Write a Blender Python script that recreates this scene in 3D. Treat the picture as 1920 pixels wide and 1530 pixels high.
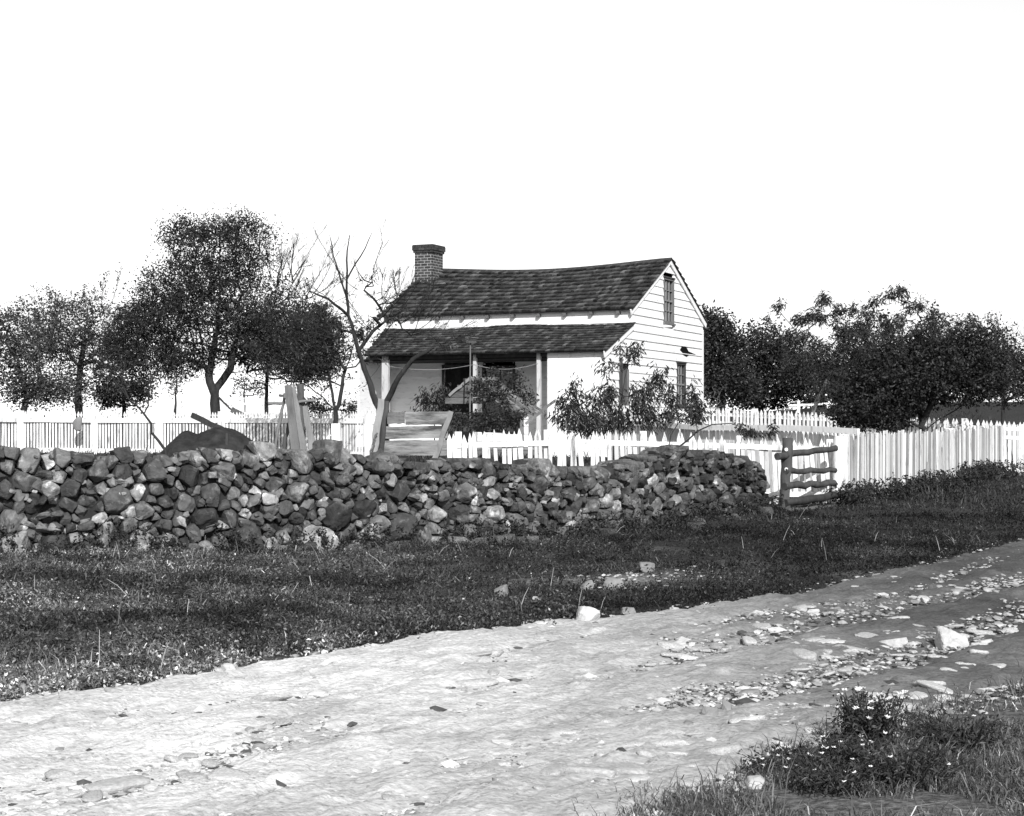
import bpy, math, random
import numpy as np
from mathutils import Vector
for o in list(bpy.data.objects): bpy.data.objects.remove(o)
S = bpy.context.scene
COL = S.collection
# ------------------------------------------------------------ camera, sky, sun
EYE = 1.6; F = 3188.0; CX = 960.0; HY = 810.0      # focal length and horizon of the 1920x1530 photograph
cd = bpy.data.cameras.new('camera'); cam = bpy.data.objects.new('camera', cd); COL.objects.link(cam)
cam.location = (0, 0, EYE); cam.rotation_euler = (math.radians(90), 0, 0)
cd.sensor_width = 36; cd.lens = 36*F/1920; cd.shift_y = 45/1920; cd.clip_start = .1; cd.clip_end = 5000
S.camera = cam
SUN_EL = 31.0; SUN_DIR = (0.20, -1.0)             # towards the sun, horizontally (behind the camera, to its right)
w = bpy.data.worlds.new('World'); S.world = w; w.use_nodes = True
nt = w.node_tree; nt.nodes.clear()
wo = nt.nodes.new('ShaderNodeOutputWorld'); bg = nt.nodes.new('ShaderNodeBackground')
sk = nt.nodes.new('ShaderNodeTexSky'); sk.sky_type = 'NISHITA'; sk.sun_disc = False
sk.sun_elevation = math.radians(SUN_EL)
sk.sun_rotation = math.atan2(SUN_DIR[0], SUN_DIR[1])
sk.air_density = 1.0; sk.dust_density = 0.3
sp = nt.nodes.new('ShaderNodeSeparateColor'); cb = nt.nodes.new('ShaderNodeCombineColor')
nt.links.new(sk.outputs[0], sp.inputs[0])          # the plate was sensitive to blue only: sky in its blue value
mx = nt.nodes.new('ShaderNodeMath'); mx.operation = 'MAXIMUM'; nt.links.new(sp.outputs[0], mx.inputs[0]); nt.links.new(sp.outputs[2], mx.inputs[1])
for k in range(3): nt.links.new(mx.outputs[0], cb.inputs[k])
nt.links.new(cb.outputs[0], bg.inputs[0]); bg.inputs[1].default_value = 0.112
nt.links.new(bg.outputs[0], wo.inputs[0])
sd = bpy.data.lights.new('sun', 'SUN'); so = bpy.data.objects.new('sun', sd); COL.objects.link(so)
sd.energy = 4.0; sd.angle = math.radians(.5); sd.color = (1, 1, 1)
ce = math.cos(math.radians(SUN_EL))
n_ = math.hypot(*SUN_DIR)
sv = Vector((SUN_DIR[0]/n_*ce, SUN_DIR[1]/n_*ce, math.sin(math.radians(SUN_EL))))
so.rotation_euler = sv.to_track_quat('Z', 'Y').to_euler(); so.location = (10, -10, 20)
S.view_settings.view_transform = 'Standard'; S.view_settings.look = 'None'
S.view_settings.exposure = 0.5; S.view_settings.gamma = 1
S.render.engine = 'CYCLES'

# ------------------------------------------------------------ helpers
def P(px, py, Y):
    return np.array([(px-CX)/F*Y, Y, EYE + (HY-py)/F*Y])
def hsh(ix, iy, iz, s):
    h = (ix.astype(np.int64)*374761393 + iy.astype(np.int64)*668265263 + iz.astype(np.int64)*2147483647 + s*974634777) & 0xffffffff
    h = ((h ^ (h >> 13))*1274126177) & 0xffffffff
    h = (h ^ (h >> 16)) & 0xffffffff
    return h/4294967295.0
def vn(p, s=0):                                      # value noise, p (N,3), -> 0..1
    p = np.asarray(p, float); i = np.floor(p); f = p-i; f = f*f*(3-2*f); r = 0
    for a in (0, 1):
        for b in (0, 1):
            for c in (0, 1):
                wt = (f[:,0] if a else 1-f[:,0])*(f[:,1] if b else 1-f[:,1])*(f[:,2] if c else 1-f[:,2])
                r = r + wt*hsh(i[:,0]+a, i[:,1]+b, i[:,2]+c, s)
    return r
def fbm(p, o=4, s=0):
    p = np.asarray(p, float); r = 0; a = .5; t = 0
    for k in range(o):
        r = r + a*vn(p*(2**k)+k*17.3, s+k); t += a; a *= .5
    return r/t
def fb2(x, y, sc, o=4, s=0):
    x = np.atleast_1d(x); y = np.atleast_1d(y)
    return fbm(np.stack([x*sc, y*sc, np.zeros_like(x)+.5], 1), o, s)
def props(o, label=None, cat=None, group=None, kind=None):
    if label: o['label'] = label
    if cat: o['category'] = cat
    if group: o['group'] = group
    if kind: o['kind'] = kind
    return o
def empty(name, loc, label, cat, group=None, rz=0):
    o = bpy.data.objects.new(name, None); COL.objects.link(o)
    o.location = tuple(float(v) for v in loc); o.rotation_euler = (0, 0, rz); o.empty_display_size = .2
    return props(o, label, cat, group)
class MB:
    def __init__(s): s.v = []; s.l = []; s.n = []; s.t = []; s.c = 0
    def add(s, v, f, tone=1.0):
        v = np.asarray(v, float).reshape(-1, 3)
        if isinstance(f, np.ndarray):
            s.l.append((f+s.c).ravel()); s.n.append(np.full(len(f), f.shape[1]))
        else:
            s.l.append(np.concatenate([np.asarray(q) for q in f])+s.c); s.n.append(np.array([len(q) for q in f]))
        s.v.append(v); s.t.append(np.broadcast_to(np.asarray(tone, float), (len(v),)).copy()); s.c += len(v)
    def build(s, name, mat, parent=None, local=False, smooth=False):
        v = np.concatenate(s.v); l = np.concatenate(s.l).astype(np.int32); n = np.concatenate(s.n).astype(np.int32)
        t = np.concatenate(s.t)
        if parent is not None and not local: v = v-np.array(parent.location)
        me = bpy.data.meshes.new(name)
        me.vertices.add(len(v)); me.vertices.foreach_set('co', v.astype(np.float32).ravel())
        me.loops.add(len(l)); me.loops.foreach_set('vertex_index', l)
        me.polygons.add(len(n)); st = np.concatenate([[0], np.cumsum(n)[:-1]]).astype(np.int32)
        me.polygons.foreach_set('loop_start', st)
        try: me.polygons.foreach_set('loop_total', n)
        except Exception: pass
        me.polygons.foreach_set('use_smooth', np.full(len(n), smooth))
        a = me.attributes.new('tone', 'FLOAT', 'POINT'); a.data.foreach_set('value', t.astype(np.float32))
        me.materials.append(mat); me.update(calc_edges=True); me.validate()
        o = bpy.data.objects.new(name, me); COL.objects.link(o)
        if parent is not None: o.parent = parent
        return o
BF = [[0,3,2,1],[4,5,6,7],[0,1,5,4],[1,2,6,5],[2,3,7,6],[3,0,4,7]]
def nrm(a): a = np.asarray(a, float); return a/(np.linalg.norm(a)+1e-12)
def box(m, lo, hi, tone=1.0):
    x0,y0,z0 = lo; x1,y1,z1 = hi
    m.add([(x0,y0,z0),(x1,y0,z0),(x1,y1,z0),(x0,y1,z0),(x0,y0,z1),(x1,y0,z1),(x1,y1,z1),(x0,y1,z1)], BF, tone)
def beam(m, a, b, w, t, face=(0,-1,0), tone=1.0, w2=None, seg=1, wob=0, rs=None):
    """board from a to b; w across (in the plane seen along 'face'), t thick along face"""
    a = np.asarray(a, float); b = np.asarray(b, float); d = nrm(b-a); f = np.asarray(face, float)
    f = nrm(f-d*np.dot(f, d)); s = np.cross(d, f); w2 = w if w2 is None else w2
    rs = rs or np.random.RandomState(int(abs(a[0]*7919+b[2]*104729+a[1]*31)*10) % 2**31)
    vs = []; fs = []
    for k in range(seg+1):
        q = k/seg; c = a+(b-a)*q + (rs.randn()*wob*s + rs.randn()*wob*f if 0 < k < seg else 0); ww = (w+(w2-w)*q)*(1+(rs.randn()*wob*2 if wob else 0))
        vs += [c-s*ww/2-f*t/2, c+s*ww/2-f*t/2, c+s*ww/2+f*t/2, c-s*ww/2+f*t/2]
    for k in range(seg):
        o = k*4
        for j in range(4): fs.append([o+j, o+(j+1)%4, o+4+(j+1)%4, o+4+j])
    fs.append([3,2,1,0]); o = seg*4; fs.append([o,o+1,o+2,o+3])
    m.add(vs, fs, tone)
def tube(m, pts, rad, sides=6, tone=1.0, rough=0, rs=None):
    pts = np.asarray(pts, float); n = len(pts); rad = np.broadcast_to(np.asarray(rad, float), (n,))
    tg = np.zeros_like(pts); tg[1:-1] = pts[2:]-pts[:-2]; tg[0] = pts[1]-pts[0]; tg[-1] = pts[-1]-pts[-2]
    tg /= np.linalg.norm(tg, axis=1)[:,None]+1e-9
    u = np.cross(tg[0], (0,0,1.)) if abs(tg[0][2]) < .9 else np.cross(tg[0], (1.,0,0)); u = nrm(u)
    an = np.arange(sides)/sides*2*math.pi; ca = np.cos(an); sa = np.sin(an); V = []
    for k in range(n):
        u = nrm(u-tg[k]*np.dot(u, tg[k])); v = np.cross(tg[k], u)
        r = rad[k]*(1+(rs.uniform(-rough, rough, sides) if rough else 0))
        V.append(pts[k]+(ca*r)[:,None]*u+(sa*r)[:,None]*v)
    V = np.concatenate(V); fs = []
    idx = np.arange(n-1)[:,None]*sides; j = np.arange(sides)[None,:]; j2 = (j+1)%sides
    q = np.stack([idx+j, idx+j2, idx+sides+j2, idx+sides+j], 2).reshape(-1, 4)
    m.add(V, q, tone)
    if sides > 3 or True:
        m.add(V[:sides], [list(range(sides))[::-1]], tone); m.add(V[-sides:], [list(range(sides))], tone)

# ------------------------------------------------------------ materials
def mat(name, base, rough=.8, amp=.4, scale=4.0, stretch=(1,1,1), bump=.3, bscale=None, spec=.2, dark=None, dscale=3.0, dlo=.5, dhi=.6, dmax=1.0, detail=6):
    """grey material: base * tone attribute * noise; 'dark' mixes in a second albedo in noise patches (wear, lichen, stain)"""
    m = bpy.data.materials.new(name); m.use_nodes = True; t = m.node_tree; N = t.nodes; L = t.links
    b = N['Principled BSDF']; b.inputs['Roughness'].default_value = rough; b.inputs['Specular IOR Level'].default_value = spec
    tc = N.new('ShaderNodeTexCoord'); mp = N.new('ShaderNodeMapping'); mp.inputs['Scale'].default_value = stretch
    L.new(tc.outputs['Object'], mp.inputs[0])
    n1 = N.new('ShaderNodeTexNoise'); n1.inputs['Scale'].default_value = scale; n1.inputs['Detail'].default_value = detail; n1.inputs['Roughness'].default_value = .65
    L.new(mp.outputs[0], n1.inputs['Vector'])
    mr = N.new('ShaderNodeMapRange'); mr.inputs['From Min'].default_value = .25; mr.inputs['From Max'].default_value = .75
    mr.inputs['To Min'].default_value = 1-amp; mr.inputs['To Max'].default_value = 1+amp; L.new(n1.outputs['Fac'], mr.inputs['Value'])
    src = None
    if dark is not None:
        n2 = N.new('ShaderNodeTexNoise'); n2.inputs['Scale'].default_value = dscale; n2.inputs['Detail'].default_value = 8; n2.inputs['Roughness'].default_value = .7
        L.new(mp.outputs[0], n2.inputs['Vector'])
        m2 = N.new('ShaderNodeMapRange'); m2.inputs['From Min'].default_value = dlo; m2.inputs['From Max'].default_value = dhi
        m2.inputs['To Min'].default_value = base; m2.inputs['To Max'].default_value = base+(dark-base)*dmax; L.new(n2.outputs['Fac'], m2.inputs['Value']); src = m2.outputs[0]
    at = N.new('ShaderNodeAttribute'); at.attribute_name = 'tone'
    a = N.new('ShaderNodeMath'); a.operation = 'MULTIPLY'; L.new(mr.outputs[0], a.inputs[0]); L.new(at.outputs['Fac'], a.inputs[1])
    c = N.new('ShaderNodeMath'); c.operation = 'MULTIPLY'; c.use_clamp = True; L.new(a.outputs[0], c.inputs[0])
    if src: L.new(src, c.inputs[1])
    else: c.inputs[1].default_value = base
    cc = N.new('ShaderNodeCombineColor')
    for k in range(3): L.new(c.outputs[0], cc.inputs[k])
    L.new(cc.outputs[0], b.inputs['Base Color'])
    if bump:
        n3 = N.new('ShaderNodeTexNoise'); n3.inputs['Scale'].default_value = bscale or scale*3; n3.inputs['Detail'].default_value = 8
        L.new(mp.outputs[0], n3.inputs['Vector'])
        bp = N.new('ShaderNodeBump'); bp.inputs['Strength'].default_value = bump; bp.inputs['Distance'].default_value = .03
        L.new(n3.outputs['Fac'], bp.inputs['Height']); L.new(bp.outputs[0], b.inputs['Normal'])
    return m
M = {
 'soil':   mat('soil_and_turf', .035, .95, .9, 22, bump=1.0, bscale=30, spec=.05),
 'road':   mat('pale_dirt', .32, .95, .3, 26, (1,1,1), bump=.7, bscale=22, spec=.03, dark=.17, dscale=1.5, dlo=.5, dhi=.75),
 'grass':  mat('grass', .055, .8, .2, 2, bump=0, spec=.15),
 'weed':   mat('weed', .022, .7, .2, 2, bump=0, spec=.25),
 'stone':  mat('field_stone', .095, .9, .6, 9, bump=1.0, bscale=13, spec=.15, dark=.3, dscale=5, dlo=.54, dhi=.68),
 'pale_stone': mat('pale_stone', .5, .9, .35, 6, bump=.6, bscale=18, spec=.1),
 'white':  mat('whitewash', .78, .7, .1, 3, (1,1,.3), bump=.25, bscale=20, spec=.1, dark=.2, dscale=6.0, dlo=.53, dhi=.72),
 'wall':   mat('white_boards', .78, .7, .08, 2, (1,1,4), bump=.12, bscale=16, spec=.2, dark=.4, dscale=3.5, dlo=.55, dhi=.75),
 'grey_wood': mat('weathered_wood', .15, .85, .5, 6, (1,1,.25), bump=.5, bscale=26, spec=.15, dark=.07, dscale=3, dlo=.52, dhi=.68),
 'plank':  mat('old_planks', .22, .85, .35, 5, (.35,1,2.0), bump=.6, bscale=18, spec=.1, dark=.06, dscale=3.2, dlo=.46, dhi=.62),
 'pale_wood': mat('bleached_wood', .21, .85, .3, 6, (1,1,.25), bump=.5, bscale=26, spec=.15, dark=.2, dscale=4, dlo=.55, dhi=.7),
 'dark_wood': mat('dark_wood', .05, .85, .5, 8, (1,1,.3), bump=.5, bscale=26, spec=.15),
 'shingle': mat('wood_shingles', .05, .8, .6, 10, (1,.3,.3), bump=.5, bscale=40, spec=.25),
 'brick':  mat('dark_brick', .05, .9, .4, 20, bump=.4, bscale=50, spec=.1),
 'mortar': mat('mortar', .3, .95, .3, 20, bump=.3, spec=.1),
 'glass':  mat('window_glass', .02, .08, .1, 1, bump=0, spec=.6),
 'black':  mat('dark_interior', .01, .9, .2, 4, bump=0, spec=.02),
 'bark':   mat('bark', .032, .9, .5, 10, (1,1,.3), bump=.7, bscale=30, spec=.1),
 'pale_bark': mat('pale_bark', .17, .9, .5, 10, (1,1,.3), bump=.6, bscale=30, spec=.1),
 'leaf':   mat('leaf', .02, .55, .2, 1.5, bump=0, spec=.3),
 'far_leaf': mat('far_leaf', .045, .7, .2, 1.5, bump=0, spec=.2),  # haze over the distant trees is painted in as a paler leaf colour
 'peach_leaf': mat('peach_leaf', .02, .5, .2, 1.5, bump=0, spec=.35),
 'flower': mat('flower', .8, .8, .1, 5, bump=0, spec=.1),
 'straw':  mat('straw', .4, .8, .3, 5, bump=0, spec=.1),
 'earth':  mat('dug_earth', .03, .95, .5, 5, bump=.9, bscale=14, spec=.05),
}

# ------------------------------------------------------------ terrain
CP = np.array([(-14,0,-1.5),(0,0,-1.5),(14,0,-1.5),(0,7,-1.5),(-4,9,-1.5),(-9,9,-1.48),(0,13,-1.5),(4,18.5,-1.5),(7,23,-1.52),(12,31,-1.5),(9,15,-1.5),
 (-6,20,-1.44),(-.4,23,-1.49),(4.4,29,-1.42),(-12,18,-1.4),(5.9,31,-1.33),(9,35,-1.25),(12.6,43,-1.12),(0,17,-1.55),(4,23,-1.55),(-5,15,-1.47),(18,43,-1.2),
 (0,30,-1.22),(-4,32,-1.15),(-9,34,-1.1),(2.4,43,-.66),(-4,46,-.65),(5.5,51,-.62),(-14,49,-.6),(-8,46,-.62),(-22,50,-.6),(8,42,-.9),(5,37,-1.05),(12,46,-.85),
 (-20,80,.55),(-10,66,.4),(-22,64,.35),(0,62,.2),(11,60,.5),(17,66,1.15),(9,76,.9),(26,68,1.3),(22,58,.8),(26,52,-.2),(0,95,.3),(-40,60,.3),(-60,160,-1.5),(0,220,-2),(60,160,-1.5),(-40,0,-1.5),(40,0,-1.5),
 (30,30,-1.4),(-30,25,-1.3),(400,400,-3),(-400,400,-3),(0,900,-4),(0,-200,-1.5),(150,0,-2),(-150,0,-2)], float)
def g(X, Y):
    X = np.atleast_1d(np.asarray(X, float)); Y = np.atleast_1d(np.asarray(Y, float)); sh = X.shape
    X = X.ravel(); Y = Y.ravel(); out = np.zeros(len(X))
    for s in range(0, len(X), 40000):
        x = X[s:s+40000, None]; y = Y[s:s+40000, None]
        wt = 1/((x-CP[None,:,0])**2+(y-CP[None,:,1])**2+4.0)**2
        out[s:s+40000] = (wt*CP[None,:,2]).sum(1)/wt.sum(1)
    near = np.clip(1-(np.abs(Y-15)/60), 0, 1)
    out += (fb2(X, Y, .45, 3, 5)-.5)*.22*np.clip((np.hypot(X, Y)-3)/8, .25, 1)
    return (EYE+out).reshape(sh)
def g1(x, y): return float(g(x, y)[0])
UP = np.array([(-30,-14),(-12,1),(-6,6.3),(-3.6,8.5),(-2.72,9.34),(-2.32,9.72),(-2.1,10.2),(-1.67,10.9),(-.96,11.8),(.164,13.1),(1.28,14.06),(2.7,15.9),(4.3,18.5),(6.8,23.3),(8.7,26.6),(16,40),(30,66)])
LO = np.array([(-30,-40),(-6,-8),(-1,4),(.74,6.93),(1.3,7.9),(1.8,8.6),(2.45,9.3),(3.1,10.0),(4.4,12.3),(8,17.5),(14,26.5),(30,52)])
def yup(x): x = np.asarray(x, float); return np.interp(x, UP[:,0], UP[:,1]) + (fb2(x, x*0, 1.6, 4, 31)-.5)*.7 + (fb2(x, x*0+3, 7, 3, 35)-.5)*.35
def ylo(x): x = np.asarray(x, float); return np.interp(x, LO[:,0], LO[:,1]) + (fb2(x, x*0, 1.3, 4, 33)-.5)*1.0
def micro(X, Y): return (fb2(X, Y, 2.4, 5, 7)-.5)*.09
def axis(segs):
    a = []
    for s0, s1, st in segs: a.append(np.arange(s0, s1, st))
    return np.concatenate(a)
gx = axis([(-1500,-200,130),(-200,-40,16),(-40,-14,1.5),(-14,14,.1),(14,40,1.5),(40,200,16),(200,1501,130)])
gy = axis([(-300,-40,40),(-40,4,1.5),(4,32,.1),(32,60,.35),(60,100,1.0),(100,300,10),(300,2600,150)])
GX, GY = np.meshgrid(gx, gy); x = GX.ravel(); y = GY.ravel()
z = g(x, y); dn = (np.abs(x) < 15) & (y < 60) & (y > 3)
z[dn] += micro(x[dn], y[dn])
yu = yup(x); yl = ylo(x)
inside = np.minimum(yu-y, y-yl); z -= .07*np.clip((inside-.0)/.12, 0, 1)*(np.abs(x) < 31)
m = MB(); nx = len(gx); ny = len(gy)
i = (np.arange(ny-1)[:,None]*nx+np.arange(nx-1)[None,:]).ravel()
tn = .75+.8*fb2(x, y, .5, 4, 12)
tn = np.where((y < ylo(x)+.3) & (y > 0), tn*2.8, tn)
bk = (y > yup(x)-.2) & (y < 26); tn = np.where(bk, (tn+4*np.exp(-(((x-1.25-.25*(y-17.6))/.7)**2+((y-17.6)/.9)**2)))*np.clip(.5+9*(fb2(x, y, 1.1, 4, 13)-.5), .8, 4)*np.clip(1.3-.1*np.abs(x+1), .6, 1.2), tn)
m.add(np.stack([x, y, z], 1), np.stack([i, i+1, i+nx+1, i+nx], 1), tn)
props(m.build('ground', M['soil'], smooth=True), kind='structure')
# road: dirt strip laid on the ground
cx = axis([(-20,-4,.25),(-4,8,.035),(8,24,.12)]); nv = 260
vv = np.linspace(0, 1, nv); XX = np.repeat(cx[:,None], nv, 1); a0 = np.maximum(ylo(cx), -12)[:,None]; a1 = yup(cx)[:,None]
YY = a0+(a1-a0)*vv[None,:]**.8
x = XX.ravel(); y = YY.ravel()
ed = np.minimum(yup(x)-y, y-ylo(x)); ez = np.clip(ed/.15, 0, 1)
# ruts run along the road direction (dx, dy) ~ (.55,.83)
al = x*.55+y*.83; ac = x*.83-y*.55
rel = (fbm(np.stack([al*1.1, ac*3.2, al*0+.3], 1), 5, 41)-.5)*.075 + np.maximum(0, fbm(np.stack([al*3.5, ac*6, al*0+.7], 1), 3, 43)-.56)*.10
rel += (fbm(np.stack([al*7, ac*10, al*0+.1], 1), 4, 47)-.5)*.04+(fbm(np.stack([x*13, y*13, al*0+.1], 1), 3, 49)-.5)*.028
for q_, wd_, dp_ in ((.30,.05,.05),(.36,.03,.03),(.55,.035,.04),(.62,.05,.055),(.80,.04,.03)):
    vq = (y-ylo(x))/np.maximum(yup(x)-ylo(x), .5); rel -= dp_*np.exp(-((vq-q_-.04*np.sin(x*1.1+q_*9))/wd_)**2)*np.clip((x-.0)/2, .15, 1)
rel += -.10*np.exp(-(((x-1.15)/.22)**2+((y-9.6)/.4)**2))
z = g(x, y)+.012+(rel+.02)*ez-(1-ez)*.03
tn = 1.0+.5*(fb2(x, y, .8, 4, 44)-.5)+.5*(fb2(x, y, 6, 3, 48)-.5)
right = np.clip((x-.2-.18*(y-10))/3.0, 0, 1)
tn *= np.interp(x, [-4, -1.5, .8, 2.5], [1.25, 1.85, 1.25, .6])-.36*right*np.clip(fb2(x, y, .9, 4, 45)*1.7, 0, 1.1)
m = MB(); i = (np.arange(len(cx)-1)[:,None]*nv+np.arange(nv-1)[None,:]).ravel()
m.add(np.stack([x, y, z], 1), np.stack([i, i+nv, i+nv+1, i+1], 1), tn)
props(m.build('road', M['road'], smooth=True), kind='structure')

# ------------------------------------------------------------ stones
def ico(n):
    import bmesh
    bm = bmesh.new(); bmesh.ops.create_icosphere(bm, subdivisions=n, radius=1)
    v = np.array([q.co[:] for q in bm.verts]); f = np.array([[q.index for q in p.verts] for p in bm.faces]); bm.free()
    return v/np.linalg.norm(v, axis=1)[:,None], f
ICO = {k: ico(k) for k in (2, 3, 4)}
def stone(planes, lv=4, p=16, seed=0, namp=.08, rmax=None):
    """planes: (n (k,3), d (k)) -> rounded convex stone round the origin"""
    D, Fc = ICO[lv]; n, d = planes
    q = np.clip(D@n.T, 0, None)/d[None,:]
    r = (q**p).sum(1)**(-1/p)
    if rmax: r = np.minimum(r, rmax)
    r = r*(1+namp*(fbm(D*1.7+seed*3.1, 4, seed % 97)-.5)*2+namp*.5*(fbm(D*4.5+seed*1.7, 3, seed % 89)-.5)*2.4)
    return D*r[:,None], Fc
def loose(rs, sx, sy, sz, lv=4, k=11, p=14):
    n = rs.randn(k, 3); n /= np.linalg.norm(n, axis=1)[:,None]; d = rs.uniform(.62, 1.0, k)
    n = np.concatenate([n, np.array([[1,0,0],[-1,0,0],[0,1,0],[0,-1,0],[0,0,1],[0,0,-1.]])]); d = np.concatenate([d, [1]*6])
    v, f = stone((n, d), lv, p, rs.randint(1000), .1); return v*np.array([sx, sy, sz]), f
# --- the dry stone wall
WP = np.array([(-9.5,18.2),(-7.6,18.8),(-5.95,19.9),(-3.0,21.3),(-.43,23.0),(1.6,25.0),(3.1,27.2),(4.55,29.6)])
seg = np.linalg.norm(np.diff(WP, axis=0), axis=1); WS = np.concatenate([[0], np.cumsum(seg)]); WL = WS[-1]
def wpos(s): return np.stack([np.interp(s, WS, WP[:,0]), np.interp(s, WS, WP[:,1])], -1)
def wtan(s): d = wpos(np.asarray(s)+.4)-wpos(np.asarray(s)-.4); return d/np.linalg.norm(d, axis=-1, keepdims=True)
def topz(s):    # wall crest height (world) from the photograph's silhouette
    q = wpos(s); px = CX+F*q[...,0]/q[...,1]
    ty = np.interp(px, [-300,40,150,300,420,560,650,760,900,1000,1100,1200,1280,1340,1400,1440,1470], [846,848,852,858,850,853,846,866,868,880,884,872,852,850,856,866,925])
    return EYE+(HY-ty)/F*q[...,1]+.05*math.sin(float(s)*2.7+1)*math.sin(float(s)*1.13)+.035*math.sin(float(s)*7.1)
rs = np.random.RandomState(11)
seeds = []
tries = 0
while tries < 30000:
    tries += 1
    s = rs.uniform(0, WL); q = wpos(s); gz = g1(q[0], q[1]); H = topz(s)-gz+.02
    h = rs.uniform(.0, H)
    big = np.interp(s, [0, 7, 12, WL], [.138, .118, .102, .095])*(1.15 if h < .3*H else 1.0)
    r = big*np.clip(np.exp(rs.randn()*.42), .5, 1.9)
    if h > .55*H: r = min(r, .135)
    if tries > 15000: r = big*rs.uniform(.35, .6)
    if h > H-r*.9: h = H-r*rs.uniform(.75, 1.6)
    ok = True
    for (s2, h2, r2, _) in seeds:
        if abs(s2-s) < 1.0 and math.hypot((s2-s)*.86, (h2-h)*1.16) < (r+r2)*.86: ok = False; break
    if ok: seeds.append((s, h, r, gz))
sdv = np.array(seeds)
m = MB()
for side in (0, 1):
    for k in range(len(sdv)):
        s, h, r, gz = sdv[k]
        dlt = sdv[:,:2]-sdv[k,:2]; dd = np.hypot(dlt[:,0], dlt[:,1]); nb = np.where((dd < .95) & (dd > 1e-6))[0]
        nn = []; dist = []; R0 = np.random.RandomState(k*3+1)
        for j in nb:
            d = dd[j]; pw = (d*d+(r*r-sdv[j,2]**2)*1.0)/(2*d)
            nn.append((dlt[j,0]/d, 0, dlt[j,1]/d)); dist.append(max(pw-R0.uniform(.002,.016), .03))
        R = np.random.RandomState(k*2+side+5)
        fr = r*R.uniform(.65, 1.05)
        nn.append(nrm((R.uniform(-.45,.45), -1, R.uniform(-.4,.5)))); dist.append(fr)
        nn.append((0, 1, 0)); dist.append(.3)
        for q in range(R.randint(3, 6)):
            a = R.uniform(0, 6.283); e = R.uniform(.35, 1.35)
            nn.append((math.cos(a)*math.sin(e), -math.cos(e), math.sin(a)*math.sin(e))); dist.append(r*R.uniform(.5, .98))
        nn.append((0,0,1)); dist.append(r*1.5); nn.append((1,0,0)); dist.append(r*1.9); nn.append((-1,0,0)); dist.append(r*1.9); nn.append((0,0,-1)); dist.append(r*1.5)
        v, f = stone((np.array(nn, float), np.array(dist)), 4 if side == 0 else 3, R.choice([16, 40, 90]), k+side*777, .06)
        an_ = R.randn()*.24; c_, n2_ = math.cos(an_), math.sin(an_); v = np.stack([v[:,0]*c_-v[:,2]*n2_, v[:,1], v[:,0]*n2_+v[:,2]*c_], 1)*R.uniform(.93, 1.06)
        c = wpos(s); t = wtan(s); nin = np.array([-t[1], t[0]])         # into the wall, away from the road
        H = max(topz(s)-gz, .3)
        off = (.10+.12*h/H+R.uniform(-.07, .07)) if side == 0 else (.75-.12*h/H)
        yy = v[:,1] if side == 0 else -v[:,1]
        w3 = np.empty_like(v)
        w3[:,0] = c[0]+t[0]*v[:,0]+nin[0]*(yy+off); w3[:,1] = c[1]+t[1]*v[:,0]+nin[1]*(yy+off); w3[:,2] = gz+h+v[:,2]
        tone = np.clip(np.exp(R.randn()*.5)*.8, .3, 2.3)
        if R.rand() < .07: tone = R.uniform(2.0, 3.4)
        if s > WL*.72: tone *= np.interp(s, [WL*.72, WL*.85, WL], [1, .62, .5])      # shade over this end, painted into the stone tone
        m.add(w3, f if side == 0 else f[:, ::-1], tone)
for k in range(620):                                                     # small chinking stones wedged in the face
    s = R.uniform(.2, WL-.1); c = wpos(s); t = wtan(s); nin = np.array([-t[1], t[0]]); gz = g1(*c); H = topz(s)-gz; h = H*R.uniform(.03, .98)
    a_ = np.clip(np.exp(R.randn()*.4), .5, 1.8)*.042; v, f = loose(R, a_*R.uniform(1, 1.7), a_, a_*R.uniform(.6, 1.1), 3, 8, 60)
    an_ = R.uniform(-.8, .8); v = np.stack([v[:,0]*math.cos(an_)-v[:,2]*math.sin(an_), v[:,1], v[:,0]*math.sin(an_)+v[:,2]*math.cos(an_)], 1); o_ = .04+.12*h/H+R.uniform(-.03, .04)
    m.add(np.stack([c[0]+t[0]*v[:,0]+nin[0]*(v[:,1]+o_), c[1]+t[1]*v[:,0]+nin[1]*(v[:,1]+o_), gz+h+v[:,2]], 1), f, np.clip(np.exp(R.randn()*.6)*1.0, .3, 3.2)*(1 if s < WL*.75 else .55))  # chinking stones take the same painted shade at the right end
ss = np.linspace(0, WL-.15, 80)                                          # rubble hearting
for a, b in zip(ss[:-1], ss[1:]):
    ca, cb_ = wpos(a), wpos(b); t = wtan(a); nin = np.array([-t[1], t[0]]); za = topz(a)-.27; zb = topz(b)-.27; z0 = g1(*ca)-.1
    V = []
    for c, zt in ((ca, za), (cb_, zb)):
        for off, zz in ((.16, z0), (.62, z0), (.5, zt), (.26, zt)): V.append((c[0]+nin[0]*off, c[1]+nin[1]*off, zz))
    m.add(V, [[0,1,2,3],[7,6,5,4],[0,4,5,1],[1,5,6,2],[2,6,7,3],[3,7,4,0]], .25)  # core toned dark: shade in the gaps between stones painted in
for k in range(46):                                                      # loose rubble thrown on the crest
    s = R.uniform(.5, WL-.5); c = wpos(s); t = wtan(s); nin = np.array([-t[1], t[0]]); z0 = topz(s); o_ = R.uniform(.15, .5)
    a_ = np.clip(np.exp(R.randn()*.4), .6, 1.5)*.085; v, f = loose(R, a_*1.4, a_*1.1, a_*.75, 3, 10, 40)
    m.add(v+np.array([c[0]+nin[0]*o_, c[1]+nin[1]*o_, z0-a_*.15]), f, np.clip(np.exp(R.randn()*.5)*.9, .3, 2.4)*(1 if s < WL*.75 else .55))  # crest rubble toned down with the painted shade at that end
o = m.build('stone_wall', M['stone'])
props(o, 'long dry stone wall of rough dark boulders running along the grass bank', 'stone wall')

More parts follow.
